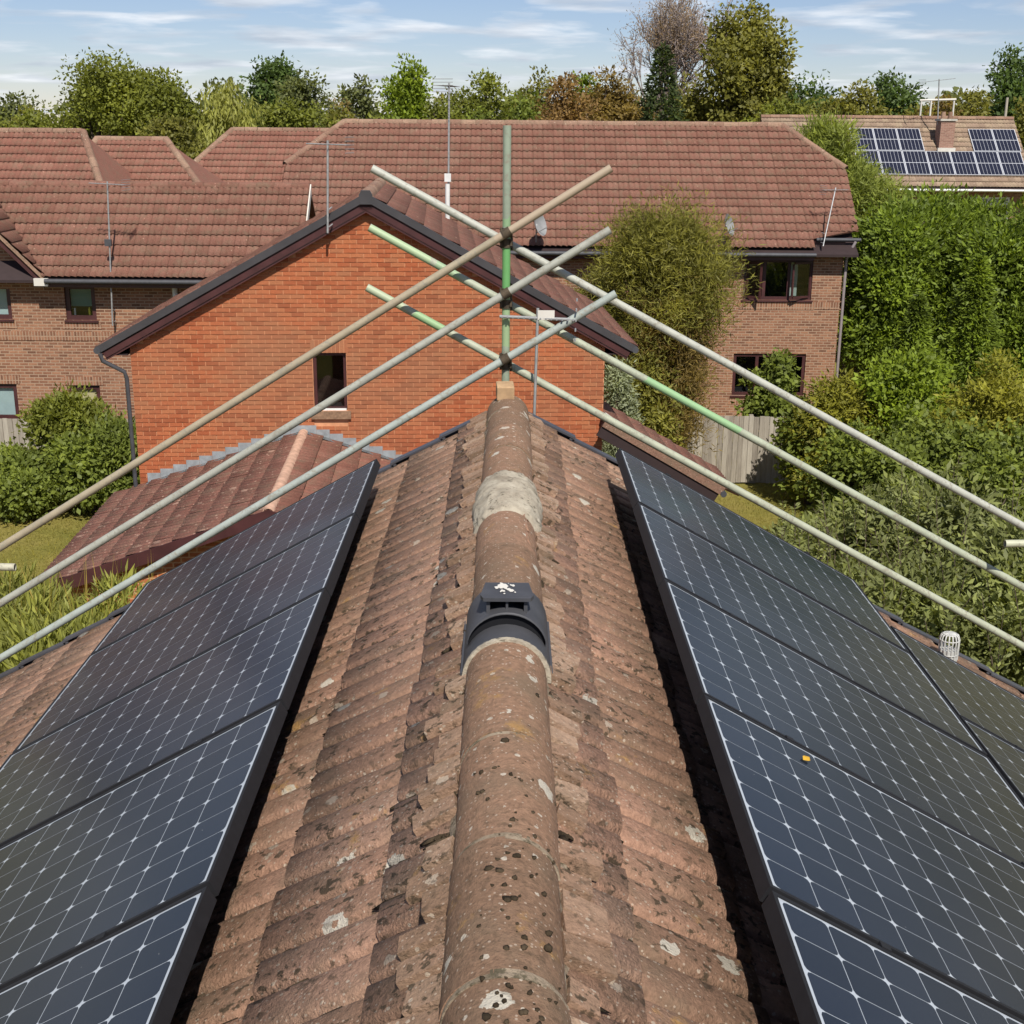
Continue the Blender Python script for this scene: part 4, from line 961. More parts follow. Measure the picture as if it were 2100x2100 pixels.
# ------------------------------------------------------------------ long brown house across the back
YC = 36.6
ch_ = empty('long_tiled_house', (2, YC, 0)); tag(ch_, 'long brown brick house at the back with a wide half hipped red roof', 'house'); bpy.context.view_layer.update()
def C_(x, y, Y=YC): return loc(ch_, at(x, y, Y))
eC = C_(1484, 518, 36.15); rC = C_(1150, 254, 40.7); zeC, zrC, yeC, yrC = eC.z, rC.z, eC.y, rC.y
xrR = C_(1603, 255, 40.7).x; xrL = C_(707, 252, 40.7).x; xhR = C_(1737, 353, 38.9).x; xhL = C_(582, 364, 38.7).x
dC = Vector((0, yeC-yrC, zeC-zrC)); SC = dC.length; dC.normalize(); vh = SC*.36; xo = -14.0
ck = [wpxc for wpxc in ()]
def wpc(x0, y0, x1, y1): a, b_ = C_(x0, y0), C_(x1, y1); return (a.x, b_.x, b_.z, a.z)
cw_ = [wpc(1528, 531, 1663, 616), wpc(1505, 725, 1647, 812)]
xwR = C_(1720, 650).x; xwL = xhL+.3
mb = MB(); wall_front(mb, xwL, xwR, 0, zeC-.03, 0, cw_)
DC = 2*(yrC)-.6+.6
mb.add([(xwR, 0, 0), (xwR, DC, 0), (xwR, DC, zeC), (xwR, yrC+.9, zrC-1.35), (xwR, yrC-.9, zrC-1.35), (xwR, 0, zeC-.03)], [tuple(range(6))])
mb.add([(xwL, 0, 0), (xwL, DC, 0), (xwL, DC, zeC), (xwL, yrC+.9, zrC-1.35), (xwL, yrC-.9, zrC-1.35), (xwL, 0, zeC-.03)], [tuple(range(6))[::-1]])
mb.add([(xwL, DC, 0), (xwR, DC, 0), (xwR, DC, zeC), (xwL, DC, zeC)], [(3, 2, 1, 0)])
mb.build('wall', MT['brick_brown'], ch_)
wa = window(ch_, *cw_[0], 0, MT['maroon'], (0., .30, .66, 1.), None, None, depth=.04, fw=.09)
MB().box(cw_[0][0]+1.36, cw_[0][0]+1.56, .2, .23, cw_[0][2]+.1, cw_[0][3]-.1).build('curtain', MT['curtain'], wa)
def casement(win, xh, w, z0, z1, ang, y):                   # an opened side-hung light
    M = Matrix.Translation((xh, y, 0)) @ Matrix.Rotation(ang, 4, 'Z'); m_ = MB(); f_ = .055
    m_.box(0, w, -.02, .02, z0, z0+f_, M); m_.box(0, w, -.02, .02, z1-f_, z1, M); m_.box(0, f_, -.02, .02, z0+f_, z1-f_, M); m_.box(w-f_, w, -.02, .02, z0+f_, z1-f_, M)
    o = m_.build('open_casement', MT['maroon'], win); MB().add([M @ Vector(p) for p in ((f_, 0, z0+f_), (w-f_, 0, z0+f_), (w-f_, 0, z1-f_), (f_, 0, z1-f_))], [(0, 1, 2, 3)]).build('casement_pane', MT['pane'], win)
casement(wa, cw_[0][0]+.08, .5, cw_[0][2]+.07, cw_[0][3]-.07, -.75, .04)
casement(wa, cw_[0][1]-.08, -.55, cw_[0][2]+.07, cw_[0][3]-.07, .45, .04)
window(ch_, *cw_[1], 0, MT['maroon'], (0., .33, .66, 1.), None, None, depth=.05, fw=.09)
for o in cw_: MB().box(o[0]-.1, o[1]+.1, -.012, .03, o[2]-.27, o[2]-.052).build('soldier_course', MT['brick_soldier'], ch_)
zb2 = cw_[0][2]-.05; MB().box(cw_[0][1]+.11, xwR-.02, -.013, .02, zb2-.2, zb2).build('brick_band', MT['brick_soldier'], ch_)
MB().prism([(xwL-.3, yrC, zrC-1.0), (xwL-.3, yeC, zeC-.03), (xwL-.3, yeC, zeC-.1), (xwL-.3, yrC, zrC-1.1)], (0, 0, 0), (xwR-xwL+.6, 0, 0)).build('roof_deck', MT['soffit'], ch_)
xstep = C_(1672, 500, 36.3).x
clL = lin([(0, xrL-xo), (vh, xhL-xo), (SC+1, xhL-xo)]); rr_ = C_(1755, 489, 36.7).x
_clR = lin([(0, xrR-xo), (vh, xhR-xo), (SC+1, rr_+.05-xo)])
nC = round(SC/GAUGE)
clR = lambda v: _clR(v) if v < (nC-1.5)*GAUGE else xstep-xo
tile_plane(ch_, (xo, yrC, zrC), (1, 0, 0), dC, 0, rr_+1-xo, nC, clL, clR, MT['tile_red'], nobj=300, nu=9, h=.036, seed=30)
for sx, xr0, xh0 in ((1, xrR, xhR), (-1, xrL, xhL)):         # the small hip ends
    hp = [(xr0, yrC, zrC), (xh0, yrC-(yrC-yeC)*.36, zrC+(zeC-zrC)*.36), (xh0, yrC+(yrC-yeC)*.36, zrC+(zeC-zrC)*.36)]
    MB().add(hp, [(0, 1, 2)]).build('hip_end', MT['tile_red'], ch_)
    ridge_line(ch_, hp[1], hp[0], MT['ridge_red'], r=.11, name='hip_tile'); ridge_line(ch_, hp[2], hp[0], MT['ridge_red'], r=.11, name='hip_tile')
MB().add([(xhL, 2*yrC-yeC, zeC), (xhR, 2*yrC-yeC, zeC), (xhR, yrC+(yrC-yeC)*.36, zrC+(zeC-zrC)*.36), (xrR, yrC, zrC), (xrL, yrC, zrC), (xhL, yrC+(yrC-yeC)*.36, zrC+(zeC-zrC)*.36)], [tuple(range(6))]).build('rear_roof', MT['tile_red'], ch_)
ridge_line(ch_, (xrL, yrC, zrC-.02), (xrR, yrC, zrC-.02), MT['ridge_red'], r=.12)
MB().tube([(xwL, yeC-.06, zeC-.05), (xstep, yeC-.06, zeC-.05)], .06, 8).build('gutter', MT['black_plastic'], ch_)
MB().box(xwL, xstep-.02, yeC+.02, -.003, zeC-.2, zeC-.06).build('fascia', MT['maroon'], ch_)
zs = zeC+.40; MB().tube([(xstep+.08, yeC+.38, zs-.06), (rr_+.1, yeC+.38, zs-.06)], .055, 8).build('gutter', MT['black_plastic'], ch_)
MB().box(xstep, xwR+.02, yeC+.44, .0-.004, zeC-.06, zs-.04).build('fascia', MT['maroon'], ch_)
MB().tube([(xwR+.28, -.12, zs-.1), (xwR+.12, -.08, zs-.45), (xwR+.07, -.06, zs-.6), (xwR+.07, -.06, .05)], .042, 8).build('downpipe', simple('weathered_grey_downpipe', (.26, .22, .22), .5, .4), ch_)

# ------------------------------------------------------------------ hipped roofs behind the left house
def hip_house(name, label, Y, ye_, pts, mat, rz=0, nobj=120, seed=40, shift=0):
    """pts: pixels of ridge left, ridge right; eaves spread beyond each ridge end by el / er."""
    (rl, rrp, zr_off, el, er, zed) = pts
    a, b_ = at(*rl, Y), at(*rrp, Y); rt = empty(name, ((a.x+b_.x)/2, Y, 0), rz); tag(rt, label, 'house'); bpy.context.view_layer.update()
    la, lb = -(b_.x-a.x)/2, (b_.x-a.x)/2; zr2 = (a.z+b_.z)/2; run = ye_; ze2 = zed
    d = Vector((0, -run, ze2-zr2)); S = d.length; d.normalize(); n = round(S/GAUGE)
    xo2 = la-el-1
    tile_plane(rt, (xo2, 0, zr2), (1, 0, 0), d, 0, (lb+er+1)-xo2, n, lin([(0, la-xo2), (S, la-el-xo2)]), lin([(0, lb-xo2), (S, lb+er-xo2)]), mat, nobj=nobj, nu=9, h=.034, seed=seed)
    MB().add([(la, 0, zr2-.03), (lb, 0, zr2-.03), (lb+er, -run, ze2-.03), (la-el, -run, ze2-.03), (la-el, run, ze2), (lb+er, run, ze2)],
             [(0, 3, 2, 1), (0, 1, 5, 4), (1, 2, 5), (0, 4, 3)]).build('roof', mat, rt)
    for p, q in (((la, 0, zr2-.02), (lb, 0, zr2-.02)), ((la-el, -run, ze2+.02), (la, 0, zr2)), ((lb+er, -run, ze2+.02), (lb, 0, zr2))): ridge_line(rt, p, q, MT['ridge_red'], r=.12)
    w_ = MB().box(la-el+.4, lb+er-.4, -run+.45, run-.45, 0, ze2-.02); w_.build('wall', MT['brick_brown'], rt)
    MB().tube([(la-el, -run-.05, ze2-.06), (lb+er, -run-.05, ze2-.06)], .06, 8).build('gutter', MT['black_plastic'], rt)
    return rt
hip_house('hipped_house', 'red roofed house with a hip, middle one behind the left brown house', 43.5, 3.7, ((200, 285), (340, 286), 0, 1.3, 2.9, 5.2), MT['tile_red2'], 0, 130, 41)
hip_house('hipped_house', 'salmon tiled roof showing at the left edge, above the left house ridge', 41.0, 3.6, ((-160, 268), (174, 269), 0, 2, 2.3, 5.0), MT['tile_red2'], R(-4), 130, 42)
hip_house('hipped_house', 'red hipped roof behind the left end of the long back house', 48.5, 4.2, ((478, 269), (760, 266), 0, 3.2, 2, 5.0), MT['tile_red2'], 0, 130, 43)

# ------------------------------------------------------------------ far house with its own solar panels
YF = 62.2
fh = empty('far_bungalow', (20.5, YF, 0)); tag(fh, 'far brown roofed house at the right carrying a gridded solar array and chimney', 'house'); bpy.context.view_layer.update()
def F_(x, y, Y): return loc(fh, at(x, y, Y))
rF = F_(1900, 243, 65.2); eF = F_(1900, 387, 61.4); zrF, zeF, yrF, yeF = rF.z, eF.z, rF.y, eF.y
xlF, xrF, xeR = F_(1560, 243, 65.2).x, F_(2078, 243, 65.2).x, F_(2130, 387, 61.4).x
dF = Vector((0, yeF-yrF, zeF-zrF)); SF = dF.length; dF.normalize(); nF = Vector((0, dF.z, -dF.y)); nF = nF if nF.z > 0 else -nF
tile_plane(fh, (xlF, yrF, zrF), (1, 0, 0), dF, 0, xrF-xlF, round(SF/GAUGE), lambda v: 0., lambda v: xrF-xlF, MT['tile_far'], nobj=150, nu=7, h=.02, seed=50)
MB().prism([(xlF, yrF, zrF-.03), (xlF, yeF, zeF-.03), (xlF, yeF, zeF-.12), (xlF, yrF, zrF-.12)], (0, 0, 0), (xrF-xlF, 0, 0)).build('roof_deck', MT['soffit'], fh)
MB().add([(xlF, yrF, zrF-.02), (xrF, yrF, zrF-.02), (xrF, 2*yrF-yeF, zeF), (xlF, 2*yrF-yeF, zeF)], [(0, 1, 2, 3)]).build('rear_roof', MT['tile_far'], fh)
ridge_line(fh, (xlF, yrF, zrF), (xrF, yrF, zrF), MT['ridge_red'], r=.13)
fo = []
a0, a1 = F_(1985, 398, YF), F_(2068, 440, YF); fo = [(a0.x, a1.x, a1.z, a0.z-.0)]
fz = zeF-.35; fo = [(a0.x, a1.x, fz-1.1, fz-.05)]
mb = MB(); wall_front(mb, xlF+.4, xrF-.3, 0, zeF-.05, 0, fo); mb.add([(xrF-.3, 0, 0), (xrF-.3, 2*yrF, 0), (xrF-.3, 2*yrF, zeF), (xrF-.3, yrF, zrF-.1), (xrF-.3, 0, zeF-.05)], [(0, 1, 2, 3, 4)])
mb.add([(xlF+.4, 0, 0), (xlF+.4, 2*yrF, 0), (xlF+.4, 2*yrF, zeF), (xlF+.4, yrF, zrF-.1), (xlF+.4, 0, zeF-.05)], [(4, 3, 2, 1, 0)]); mb.build('wall', MT['brick_brown'], fh)
window(fh, *fo[0], 0, MT['white_pvc'], (0., .5, 1.), .7, (.4, MT['curtain']), depth=.03, fw=.08)
MB().tube([(xlF, yeF-.06, zeF-.06), (xrF, yeF-.06, zeF-.06)], .06, 6).build('gutter', MT['white_pvc'], fh)
chx = F_(1936, 300, 63.6).x; chy = F_(1936, 300, 63.6).y; chz = F_(1936, 248, 63.4).z; chb = F_(1936, 306, 63.2).z
cm_ = MB().box(chx-.34, chx+.34, chy-.30, chy+.45, chb-.4, chz); cm_.build('chimney', brick_wall('dusty_pink_brick', (.2, .11, .085), (.27, .15, .115), (.31, .18, .14), (.33, .22, .17)), fh)
MB().box(chx-.40, chx+.40, chy-.36, chy+.51, chz, chz+.09).build('chimney_cap', MT['concrete'], fh)
for k in (-.15, .18): MB().tube([(chx+k, chy+.08, chz+.09), (chx+k, chy+.08, chz+.42)], [.12, .1], 10).build('chimney_pot', MT['ridge_red'], fh)
MB().box(chx-.42, chx+.42, chy-.42, chy-.30, chb-.28, chb+.06).build('chimney_flashing', MT['white_render'], fh)
# array: upper row of three and two panels, lower row of seven
def roof_frame(px, py):
    best = None
    lo, hi = 0., SF                                         # walk down the slope until the pixel row is met
    for _ in range(40):
        m_ = (lo+hi)/2; P = fh.matrix_world @ (Vector((0, yrF, zrF)) + dF*m_); d_ = P-CAMP; yy = 1050 - F_PX*d_.dot(_UP)/d_.dot(_F)
        if yy < py: lo = m_
        else: hi = m_
    P = fh.matrix_world @ (Vector((0, yrF, zrF)) + dF*lo); return loc(fh, at(px, py, P.y)).x, lo
x_, v1_ = roof_frame(1880, 268); xu, v2_ = roof_frame(1895, 314); x3, v3_ = roof_frame(1895, 363)
pw = 1.135; phu = v2_-v1_-.03; phl = v3_-v2_-.03
def far_panel(x0, v0, h_, label):
    o = empty('solar_panel'); m_ = Matrix.Identity(4); p = Vector((x0, yrF, zrF)) + dF*v0 + nF*.12
    for i in range(3): m_[i][0], m_[i][1], m_[i][2], m_[i][3] = (1, 0, 0)[i], dF[i], nF[i], p[i]
    if m_.to_3x3().determinant() < 0: pass
    o.matrix_world = fh.matrix_world @ m_; tag(o, label, 'solar panel', 'solar panels on the far house')
    MB().box(0, pw-.02, 0, h_, -.04, 0).build('frame', MT['far_grid'], o)
    for hb in (0, 1):
        for c in range(6):
            cw2 = (pw-.02-.06)/6; MB().box(.03+c*cw2+.007, .03+(c+1)*cw2-.007, .03+hb*(h_/2)-(.012 if hb else 0), (h_/2-.018 if not hb else h_-.03), .001, .004).build('cell_strip', MT['far_cell'], o)
    return o
xr_u = roof_frame(1890, 290)[0]; cnt = 0
xl_low = roof_frame(1903, 338)[0] - 3*pw
nm = ['leftmost', 'second', 'third', 'fourth', 'fifth', 'sixth', 'rightmost']
for k in range(3): far_panel(xr_u-(3-k)*pw, v1_, phu, 'far gridded solar panel left of the chimney, %s of three' % ['leftmost', 'middle', 'rightmost'][k])
xr2 = roof_frame(1990, 290)[0]
for k in range(2): far_panel(xr2+k*pw, v1_, phu, 'far gridded solar panel right of the chimney, %s of two' % ['left', 'right'][k])
for k in range(7): far_panel(xr_u-3*pw+.02+k*pw, v2_, phl, 'far gridded solar panel in the bottom row, %s from the left' % ['first', 'second', 'third', 'fourth', 'fifth', 'sixth', 'seventh'][k])

# ------------------------------------------------------------------ aerials and dishes
p0, p1 = at(1088, 858, 7.70), at(1103, 632, 7.70)
a1_ = aerial((p0.x, 7.70, 5.6), p1, (-1, .05, .03), .46, 'thin grey aerial mast with small antenna behind the ridge end', 14, .06, .009, (-.05, -.08, 0))
_pp = at(1120, 646, 7.70) - Vector(a1_.location); MB().box(_pp.x-.05, _pp.x+.05, -.012, .0, _pp.z-.028, _pp.z+.028).build('reflector_plate', MT['white_render'], a1_)
p0, p1 = at(672, 478, 21.15), at(672, 288, 21.15)
aerial(p0, p1, (-1, .3, .02), .75, 'aerial with white reflector clamped to the left bargeboard of the orange house', 10, .24, .018, (.06, .16, .05))
p0, p1 = at(918, 440, 26.9), at(921, 170, 26.9)
aa = aerial((p0.x, 26.75, 5.0), p1, (.25, 1, 0), .9, 'tall thin aerial mast rising in front of the long back roof', 10, .30, .02, (0, -.5, 0))
lz = p0.z - 5.0; MB().tube([(0, 0, lz-.4), (.01, 0, lz+.62)], .05, 8).build('mast_sleeve', MT['white_pvc'], aa); MB().box(-.05, .08, -.06, .03, lz+.66, lz+.82).build('junction_box', MT['white_pvc'], aa)
p0, p1 = at(231, 668, 31.55), at(220, 372, 31.55)
ab = aerial(p0, p1, (-1, .2, .03), .95, 'aerial on a tall mast fixed to the left brown house wall', 12, .30, .02, (0, .3, 0)); hz = (p1.z-p0.z)
MB().box(-.02, .14, -.05, .03, hz*.56, hz*.56+.16).build('junction_box', MT['black_plastic'], ab)
p0, p1 = at(1688, 505, 36.2), at(1714, 385, 36.9)
aerial(p0, p1, (1, .3, 0), .8, 'pale aerial on a leaning mast at the right end of the long roof', 10, .26, .018, (0, .3, 0))
p0, p1 = at(1925, 243, 63.8), at(1926, 162, 63.8)
aerial((p0.x, 63.85, chz-.2), p1, (1, .2, .12), 1.7, 'aerial standing on the chimney of the far house', 9, .5, .03)
def dish(p, label, s=1.):
    rt = empty('satellite_dish', p); tag(rt, label, 'satellite dish', 'satellite dishes on the long house'); n, m = 18, 5; vs_ = [(0, 0, 0)]; fs = []
    for j in range(1, m+1):
        for k in range(n): r = .3*s*j/m; vs_.append((r*math.cos(2*PI*k/n), -.22*(j/m)**2*.3*s*2, r*1.15*math.sin(2*PI*k/n)))
    fs = [(0, 1+k, 1+(k+1) % n) for k in range(n)] + [(1+(j-1)*n+k, 1+j*n+k, 1+j*n+(k+1) % n, 1+(j-1)*n+(k+1) % n) for j in range(1, m) for k in range(n)]
    d_ = MB().add(vs_, fs, True).build('reflector', MT['grey_plastic'], rt); d_.rotation_euler = (-.3, 0, R(58)); d_.location = (0, -.1, .1)
    MB().tube([(0, -.1, .1), (0, .1, 0), (0, .25, -.4)], .02, 6).build('bracket', MT['galv'], rt)
    MB().tube([(0, -.1, -.12), (.28, -.35, .05)], .012, 6).build('feed_arm', MT['galv'], rt)
dish(at(1100, 468, 36.05), 'grey dish at the eaves of the long house, beside the scaffold post'); dish(at(1487, 470, 36.2), 'grey dish at the eaves of the long house, by the feathery shrub', .9)
# goal-like frame behind the far house
gf0, gf1 = at(1890, 206, 72), at(1957, 204, 72); gf = empty('garden_goal', (gf0.x, 72, 0)); tag(gf, 'pale goal shaped frame standing behind the far house', 'goal')
for x in (0, gf1.x-gf0.x, (gf1.x-gf0.x)*.3): MB().tube([(x, 0, 0), (x, 0, gf0.z)], .05, 6).build('post', MT['white_render'], gf)
MB().tube([(-.1, 0, gf0.z), (gf1.x-gf0.x+.1, 0, gf1.z)], .06, 6).build('crossbar', MT['white_render'], gf)
tp = at(2066, 200, 70); pl = MB().tube([(0, 0, 0), (0, 0, tp.z)], [.1, .07], 8); o = pl.build('telegraph_pole', MT['fence']); o.location = (tp.x, 70, 0); tag(o, 'thin pole standing right of the far house ridge', 'pole')

# ------------------------------------------------------------------ fences and shed
def fence(p0, p1, h_, label, mat, bw=.125):
    p0, p1 = Vector(p0), Vector(p1); d = p1-p0; L = d.length; ang = math.atan2(d.y, d.x); rt = empty('fence', (p0.x, p0.y, 0), ang); tag(rt, label, 'fence')
    me = MB().box(0, bw-.006, -.012, .012, .04, h_).mesh('board'); me.materials.append(mat)
    for k in range(int(L/bw)):
        o = bpy.data.objects.new('board', me); COL.objects.link(o); o.parent = rt; o.location = (k*bw, random.uniform(-.004, .006), random.uniform(-.015, .01)); o.rotation_euler = (random.gauss(0, .006), random.gauss(0, .004), 0)
    for k in range(int(L/2.4)+1): MB().box(k*2.4-.05, k*2.4+.05, .016, .116, 0, h_+.03).build('post', mat, rt)
    for zz in (.35, h_*.55, h_-.3): MB().box(0, L, .017, .06, zz, zz+.08).build('arris_rail', mat, rt)
    return rt
fence((1.2, 30.75, 0), (10.5, 30.6, 0), 1.72, 'weathered grey board fence below the long house window', MT['fence'])
fence((-16, 31.0, 0), (-7.8, 31.0, 0), 1.46, 'weathered grey board fence in front of the left brown house', MT['fence'])
f0 = fence((11.55, 44, 0), (11.65, 36.2, 0), 1.8, 'dark brown fence running back beside the long house', MT['fence_dark'])
sh = empty('garden_shed', (13.3, 39.0, 0)); tag(sh, 'small shed with a grey felt roof under the cypress trees', 'shed')
for k in range(16): MB().box(-.95+k*.119, -.95+k*.119+.113, -.8, -.78, 0, 1.75).build('board', MT['fence_dark'], sh)
MB().box(-.94, .94, -.775, .8, 0, 1.72).build('wall', MT['fence_dark'], sh)
MB().prism([(-1.05, -.95, 1.72), (1.05, -.95, 1.72), (1.05, .95, 2.0), (-1.05, .95, 2.0)], (0, 0, 0), (0, 0, .05)).build('roof', simple('grey_roofing_felt', (.33, .34, .34), .9, .2, .15, 4), sh)

# ================================================================== plants
def leaves(P, A, L, W, rg, fold=.25, hint=None):
    n = len(P); A = A/np.linalg.norm(A, axis=1, keepdims=True); rv = rg.normal(size=(n, 3))*(1 if hint is None else .55)
    if hint is not None: rv = rv + hint
    S = np.cross(A, rv); S /= np.linalg.norm(S, axis=1, keepdims=True)+1e-9
    N_ = np.cross(A, S); L = np.asarray(L).reshape(-1, 1); W = np.asarray(W).reshape(-1, 1)
    V = np.stack([P, P + A*L*.45 + S*W*.5 + N_*W*fold, P + A*L, P + A*L*.45 - S*W*.5 + N_*W*fold], 1).reshape(-1, 3)
    return V, np.arange(4*n).reshape(-1, 4)
def lobe_points(lobes, n, rg, clump, ncl, hollow=.55):
    """Leaf positions: clusters spread through the outer shell of a set of ellipsoids, leaves scattered round each cluster."""
    lobes = np.array(lobes, float); vol = (lobes[:, 3]*lobes[:, 4]*lobes[:, 5])**(2/3); idx = rg.choice(len(lobes), ncl, p=vol/vol.sum())
    d = rg.normal(size=(ncl, 3)); d /= np.linalg.norm(d, axis=1, keepdims=True); r = (hollow + (1-hollow)*rg.random(ncl)**.7)
    C = lobes[idx, :3] + d*r[:, None]*lobes[idx, 3:6]
    ci = rg.integers(0, ncl, n); sz = clump*(.6+.8*rg.random(ncl)); g = rg.normal(size=(n, 3)); g /= np.linalg.norm(g, axis=1, keepdims=True); g *= (rg.random(n)**.45)[:, None]*1.75
    P = C[ci] + g*sz[ci][:, None]*np.array([1, 1, .7]); return P, d[ci]*.5 + g*.6, ci
def plant(name, label, cat, base, lobes, n, leaf, width, mat, seed, clump=.5, ncl=200, up=.0, out=.6, rand=.8, hollow=.55, trunk=None, group=None, foliage_name='crown', fold=.25, stems=None, barkmat=None):
    if group == 'trees beyond the roofs': n, leaf, clump, ncl = int(n*1.55), leaf*.68, clump*.85, int(ncl*1.15)
    rg = np.random.default_rng(seed); P, D, ci = lobe_points(lobes, n, rg, clump, ncl, hollow)
    keep = P[:, 2] > .05; P, D = P[keep], D[keep]; n = len(P)
    A = D*out + rg.normal(size=(n, 3))*rand + np.array([0, 0, up]); L = leaf*(.6+.8*rg.random(n)); V, Fq = leaves(P, A, L, L*width, rg, fold, D*.9 + np.array([0, -.25, .75]))
    rt = empty(name, base); tag(rt, label, cat, group)
    link(foliage_name, np_mesh(foliage_name, V, Fq), rt, LM[mat])
    mb = MB(); lb = sorted(lobes, key=lambda l: -l[5]); H = max(l[2]+l[5]*.3 for l in lobes)
    tr = trunk or .02*H+.05
    mb.tube([(0, 0, -.1), (.03*H*rg.normal()*.3, .0, H*.35), (lb[0][0]*.5, lb[0][1]*.5, H*.62), (lb[0][0], lb[0][1], H*.85)], [tr*1.25, tr, tr*.65, tr*.2], 8)
    for l in lobes[:12]:
        z0 = H*rg.uniform(.22, .5); mb.tube([(0, 0, z0), (l[0]*.5, l[1]*.5, z0*.4+l[2]*.6), (l[0], l[1], l[2]), (l[0]+l[3]*.4*rg.normal(), l[1], l[2]+l[5]*.5)], [tr*.6, tr*.42, tr*.25, tr*.05], 6)
    mb.build('trunk', barkmat or MT['bark'], rt)
    return rt
def blob(cx_, cz, rx, rz, n, seed, ry=None, squash=.6):
    rg = np.random.default_rng(seed); out = [(cx_, 0, cz, rx*.52, (ry or rx)*.52, rz*.6)]
    for k in range(n):
        a = rg.uniform(0, 2*PI); e = rg.uniform(-.9, 1.25); c = math.cos(e)*rg.uniform(.8, 1.25)
        out.append((cx_+rx*.62*c*math.cos(a), (ry or rx)*.62*c*math.sin(a), cz+rz*.62*math.sin(e), rx*rg.uniform(.18, .42), (ry or rx)*rg.uniform(.18, .42), rz*rg.uniform(.16, .38)))
    return out
def px_tree(label, x, ytop, w, Y, mat, seed, n=7000, leaf=.34, ncl=230, clump=.55, zbot=1.5, nl=9, cat='tree', name='broadleaf_tree', group='trees beyond the roofs', width=.62, **k):
    """A tree from its photo position (x, top, width in full-picture pixels) and its distance."""
    p = at(x, ytop, Y); rx = w*(1.24 if group == 'trees beyond the roofs' else 1.08)/2/F_PX*Y; top = p.z; rz = (top-zbot)/2
    bl_ = blob(0, zbot+rz, rx, rz, nl, seed); mz = max(l[2]+l[5]*.96 for l in bl_)+clump*.5; mx = max(abs(l[0])+l[3]*.93 for l in bl_)+clump*.4
    fz_, fx_ = (top-zbot)/(mz-zbot), rx/mx; bl_ = [(l[0]*fx_, l[1]*fx_, zbot+(l[2]-zbot)*fz_, l[3]*fx_, l[4]*fx_, l[5]*fz_) for l in bl_]
    return plant(name, label, cat, (p.x, Y, 0), bl_, n, leaf, width, mat, seed, clump, ncl, group=group, **k)
q = Q
px_tree('low wooded tree at the far left edge of the skyline', 20*q, 178*q, 150, 120, 'grey', 101, 5000, .6, clump=.9)
px_tree('grey green tree low on the skyline, left of the big leafy one', 75*q, 195*q, 90, 110, 'olive', 102, 4000, .5, clump=.8)
px_tree('largest leafy green tree at the left, with sunlit yellowish clumps', 172*q, 88*q, 215, 78, 'mid', 103, 15000, .34, 420, .55, nl=16)
px_tree('leafy green tree joined to the right of the largest left tree', 312*q, 122*q, 135, 76, 'mid', 104, 10000, .34, 300, .5, nl=11)
px_tree('low sunlit bushy tree just above the middle hipped roof', 345*q, 205*q, 120, 66, 'olive', 105, 6000, .3, 200, .45)
px_tree('pale drooping willow behind the roofs', 452*q, 148*q, 205, 76, 'willow', 106, 13000, .55, 300, .6, nl=14, name='willow_tree', width=.22, up=-1.1, out=.35, rand=.35)
px_tree('dark round tree rising behind the willow', 508*q, 105*q, 128, 112, 'dark', 107, 8000, .5, 240, .75, nl=10)
px_tree('dark grey green tree right of the willow', 578*q, 138*q, 110, 98, 'grey', 108, 8000, .42, 260, .6, nl=10)
px_tree('small grey green tree in the skyline gap, left of the bright pointed tree', 676*q, 146*q, 66, 125, 'grey', 109, 4000, .55, 150, .7)
px_tree('brownish low bush in the skyline gap', 648*q, 190*q, 84, 105, 'tamarisk_brown', 110, 3500, .4, 140, .6, cat='bush')
px_tree('bright yellow green pointed tree in the middle skyline', 768*q, 90*q, 128, 70, 'bright', 111, 9500, .30, 260, .46, nl=10, hollow=.3, name='pointed_tree', up=.5)
px_tree('low green shrub at the foot of the bright pointed tree', 805*q, 178*q, 120, 68, 'mid', 112, 6000, .28, 220, .42)
px_tree('dark lumpy green tree behind the tall thin mast', 905*q, 128*q, 150, 84, 'mid', 113, 9500, .36, 300, .55, nl=12)
px_tree('low green shrub in front of the lumpy tree, near the scaffold post', 865*q, 178*q, 110, 72, 'shrub', 114, 5000, .3, 200, .45)
px_tree('green tree between the lumpy tree and the brown bush', 1005*q, 126*q, 95, 92, 'olive', 115, 6500, .38, 220, .55)
px_tree('rounded brown bush on the skyline right of the scaffold post', 1048*q, 134*q, 140, 74, 'brown', 116, 8500, .28, 300, .42, nl=10, cat='bush', name='brown_bush')
px_tree('small bright green treetop above the brown bush', 1092*q, 121*q, 76, 95, 'bright', 117, 4500, .38, 170, .5)
px_tree('darker brown bush left of the dark conifer', 1152*q, 118*q, 130, 78, 'tamarisk_brown', 118, 8000, .32, 260, .48, nl=10, cat='bush', name='brown_bush')
px_tree('tall full green tree reaching the top edge, right of the bare one', 1398*q, -8*q, 196, 80, 'olive', 120, 17000, .40, 430, .62, nl=20, hollow=.3)
px_tree('green foliage at the foot of the tall tree', 1455*q, 168*q, 110, 70, 'mid', 121, 6000, .3, 220, .42, cat='tree')
px_tree('dark blue green tree in the right skyline, left of the round one', 1530*q, 128*q, 115, 120, 'dark', 122, 6000, .55, 200, .8)
px_tree('rusty green bushy tree behind the right end of the long roof', 1610*q, 150*q, 158, 86, 'olive', 123, 9000, .36, 300, .5, nl=12)
px_tree('dark round tree at the right, left of the far house chimney', 1686*q, 131*q, 118, 105, 'dark', 124, 8000, .45, 260, .65, nl=10)
px_tree('brownish shrub behind the far house ridge, left part', 1760*q, 180*q, 130, 80, 'tamarisk_brown', 125, 5000, .36, 180, .5, cat='bush')
px_tree('pale olive shrub behind the far house ridge, right part', 1825*q, 165*q, 100, 84, 'olive', 126, 5000, .36, 180, .5, cat='bush')
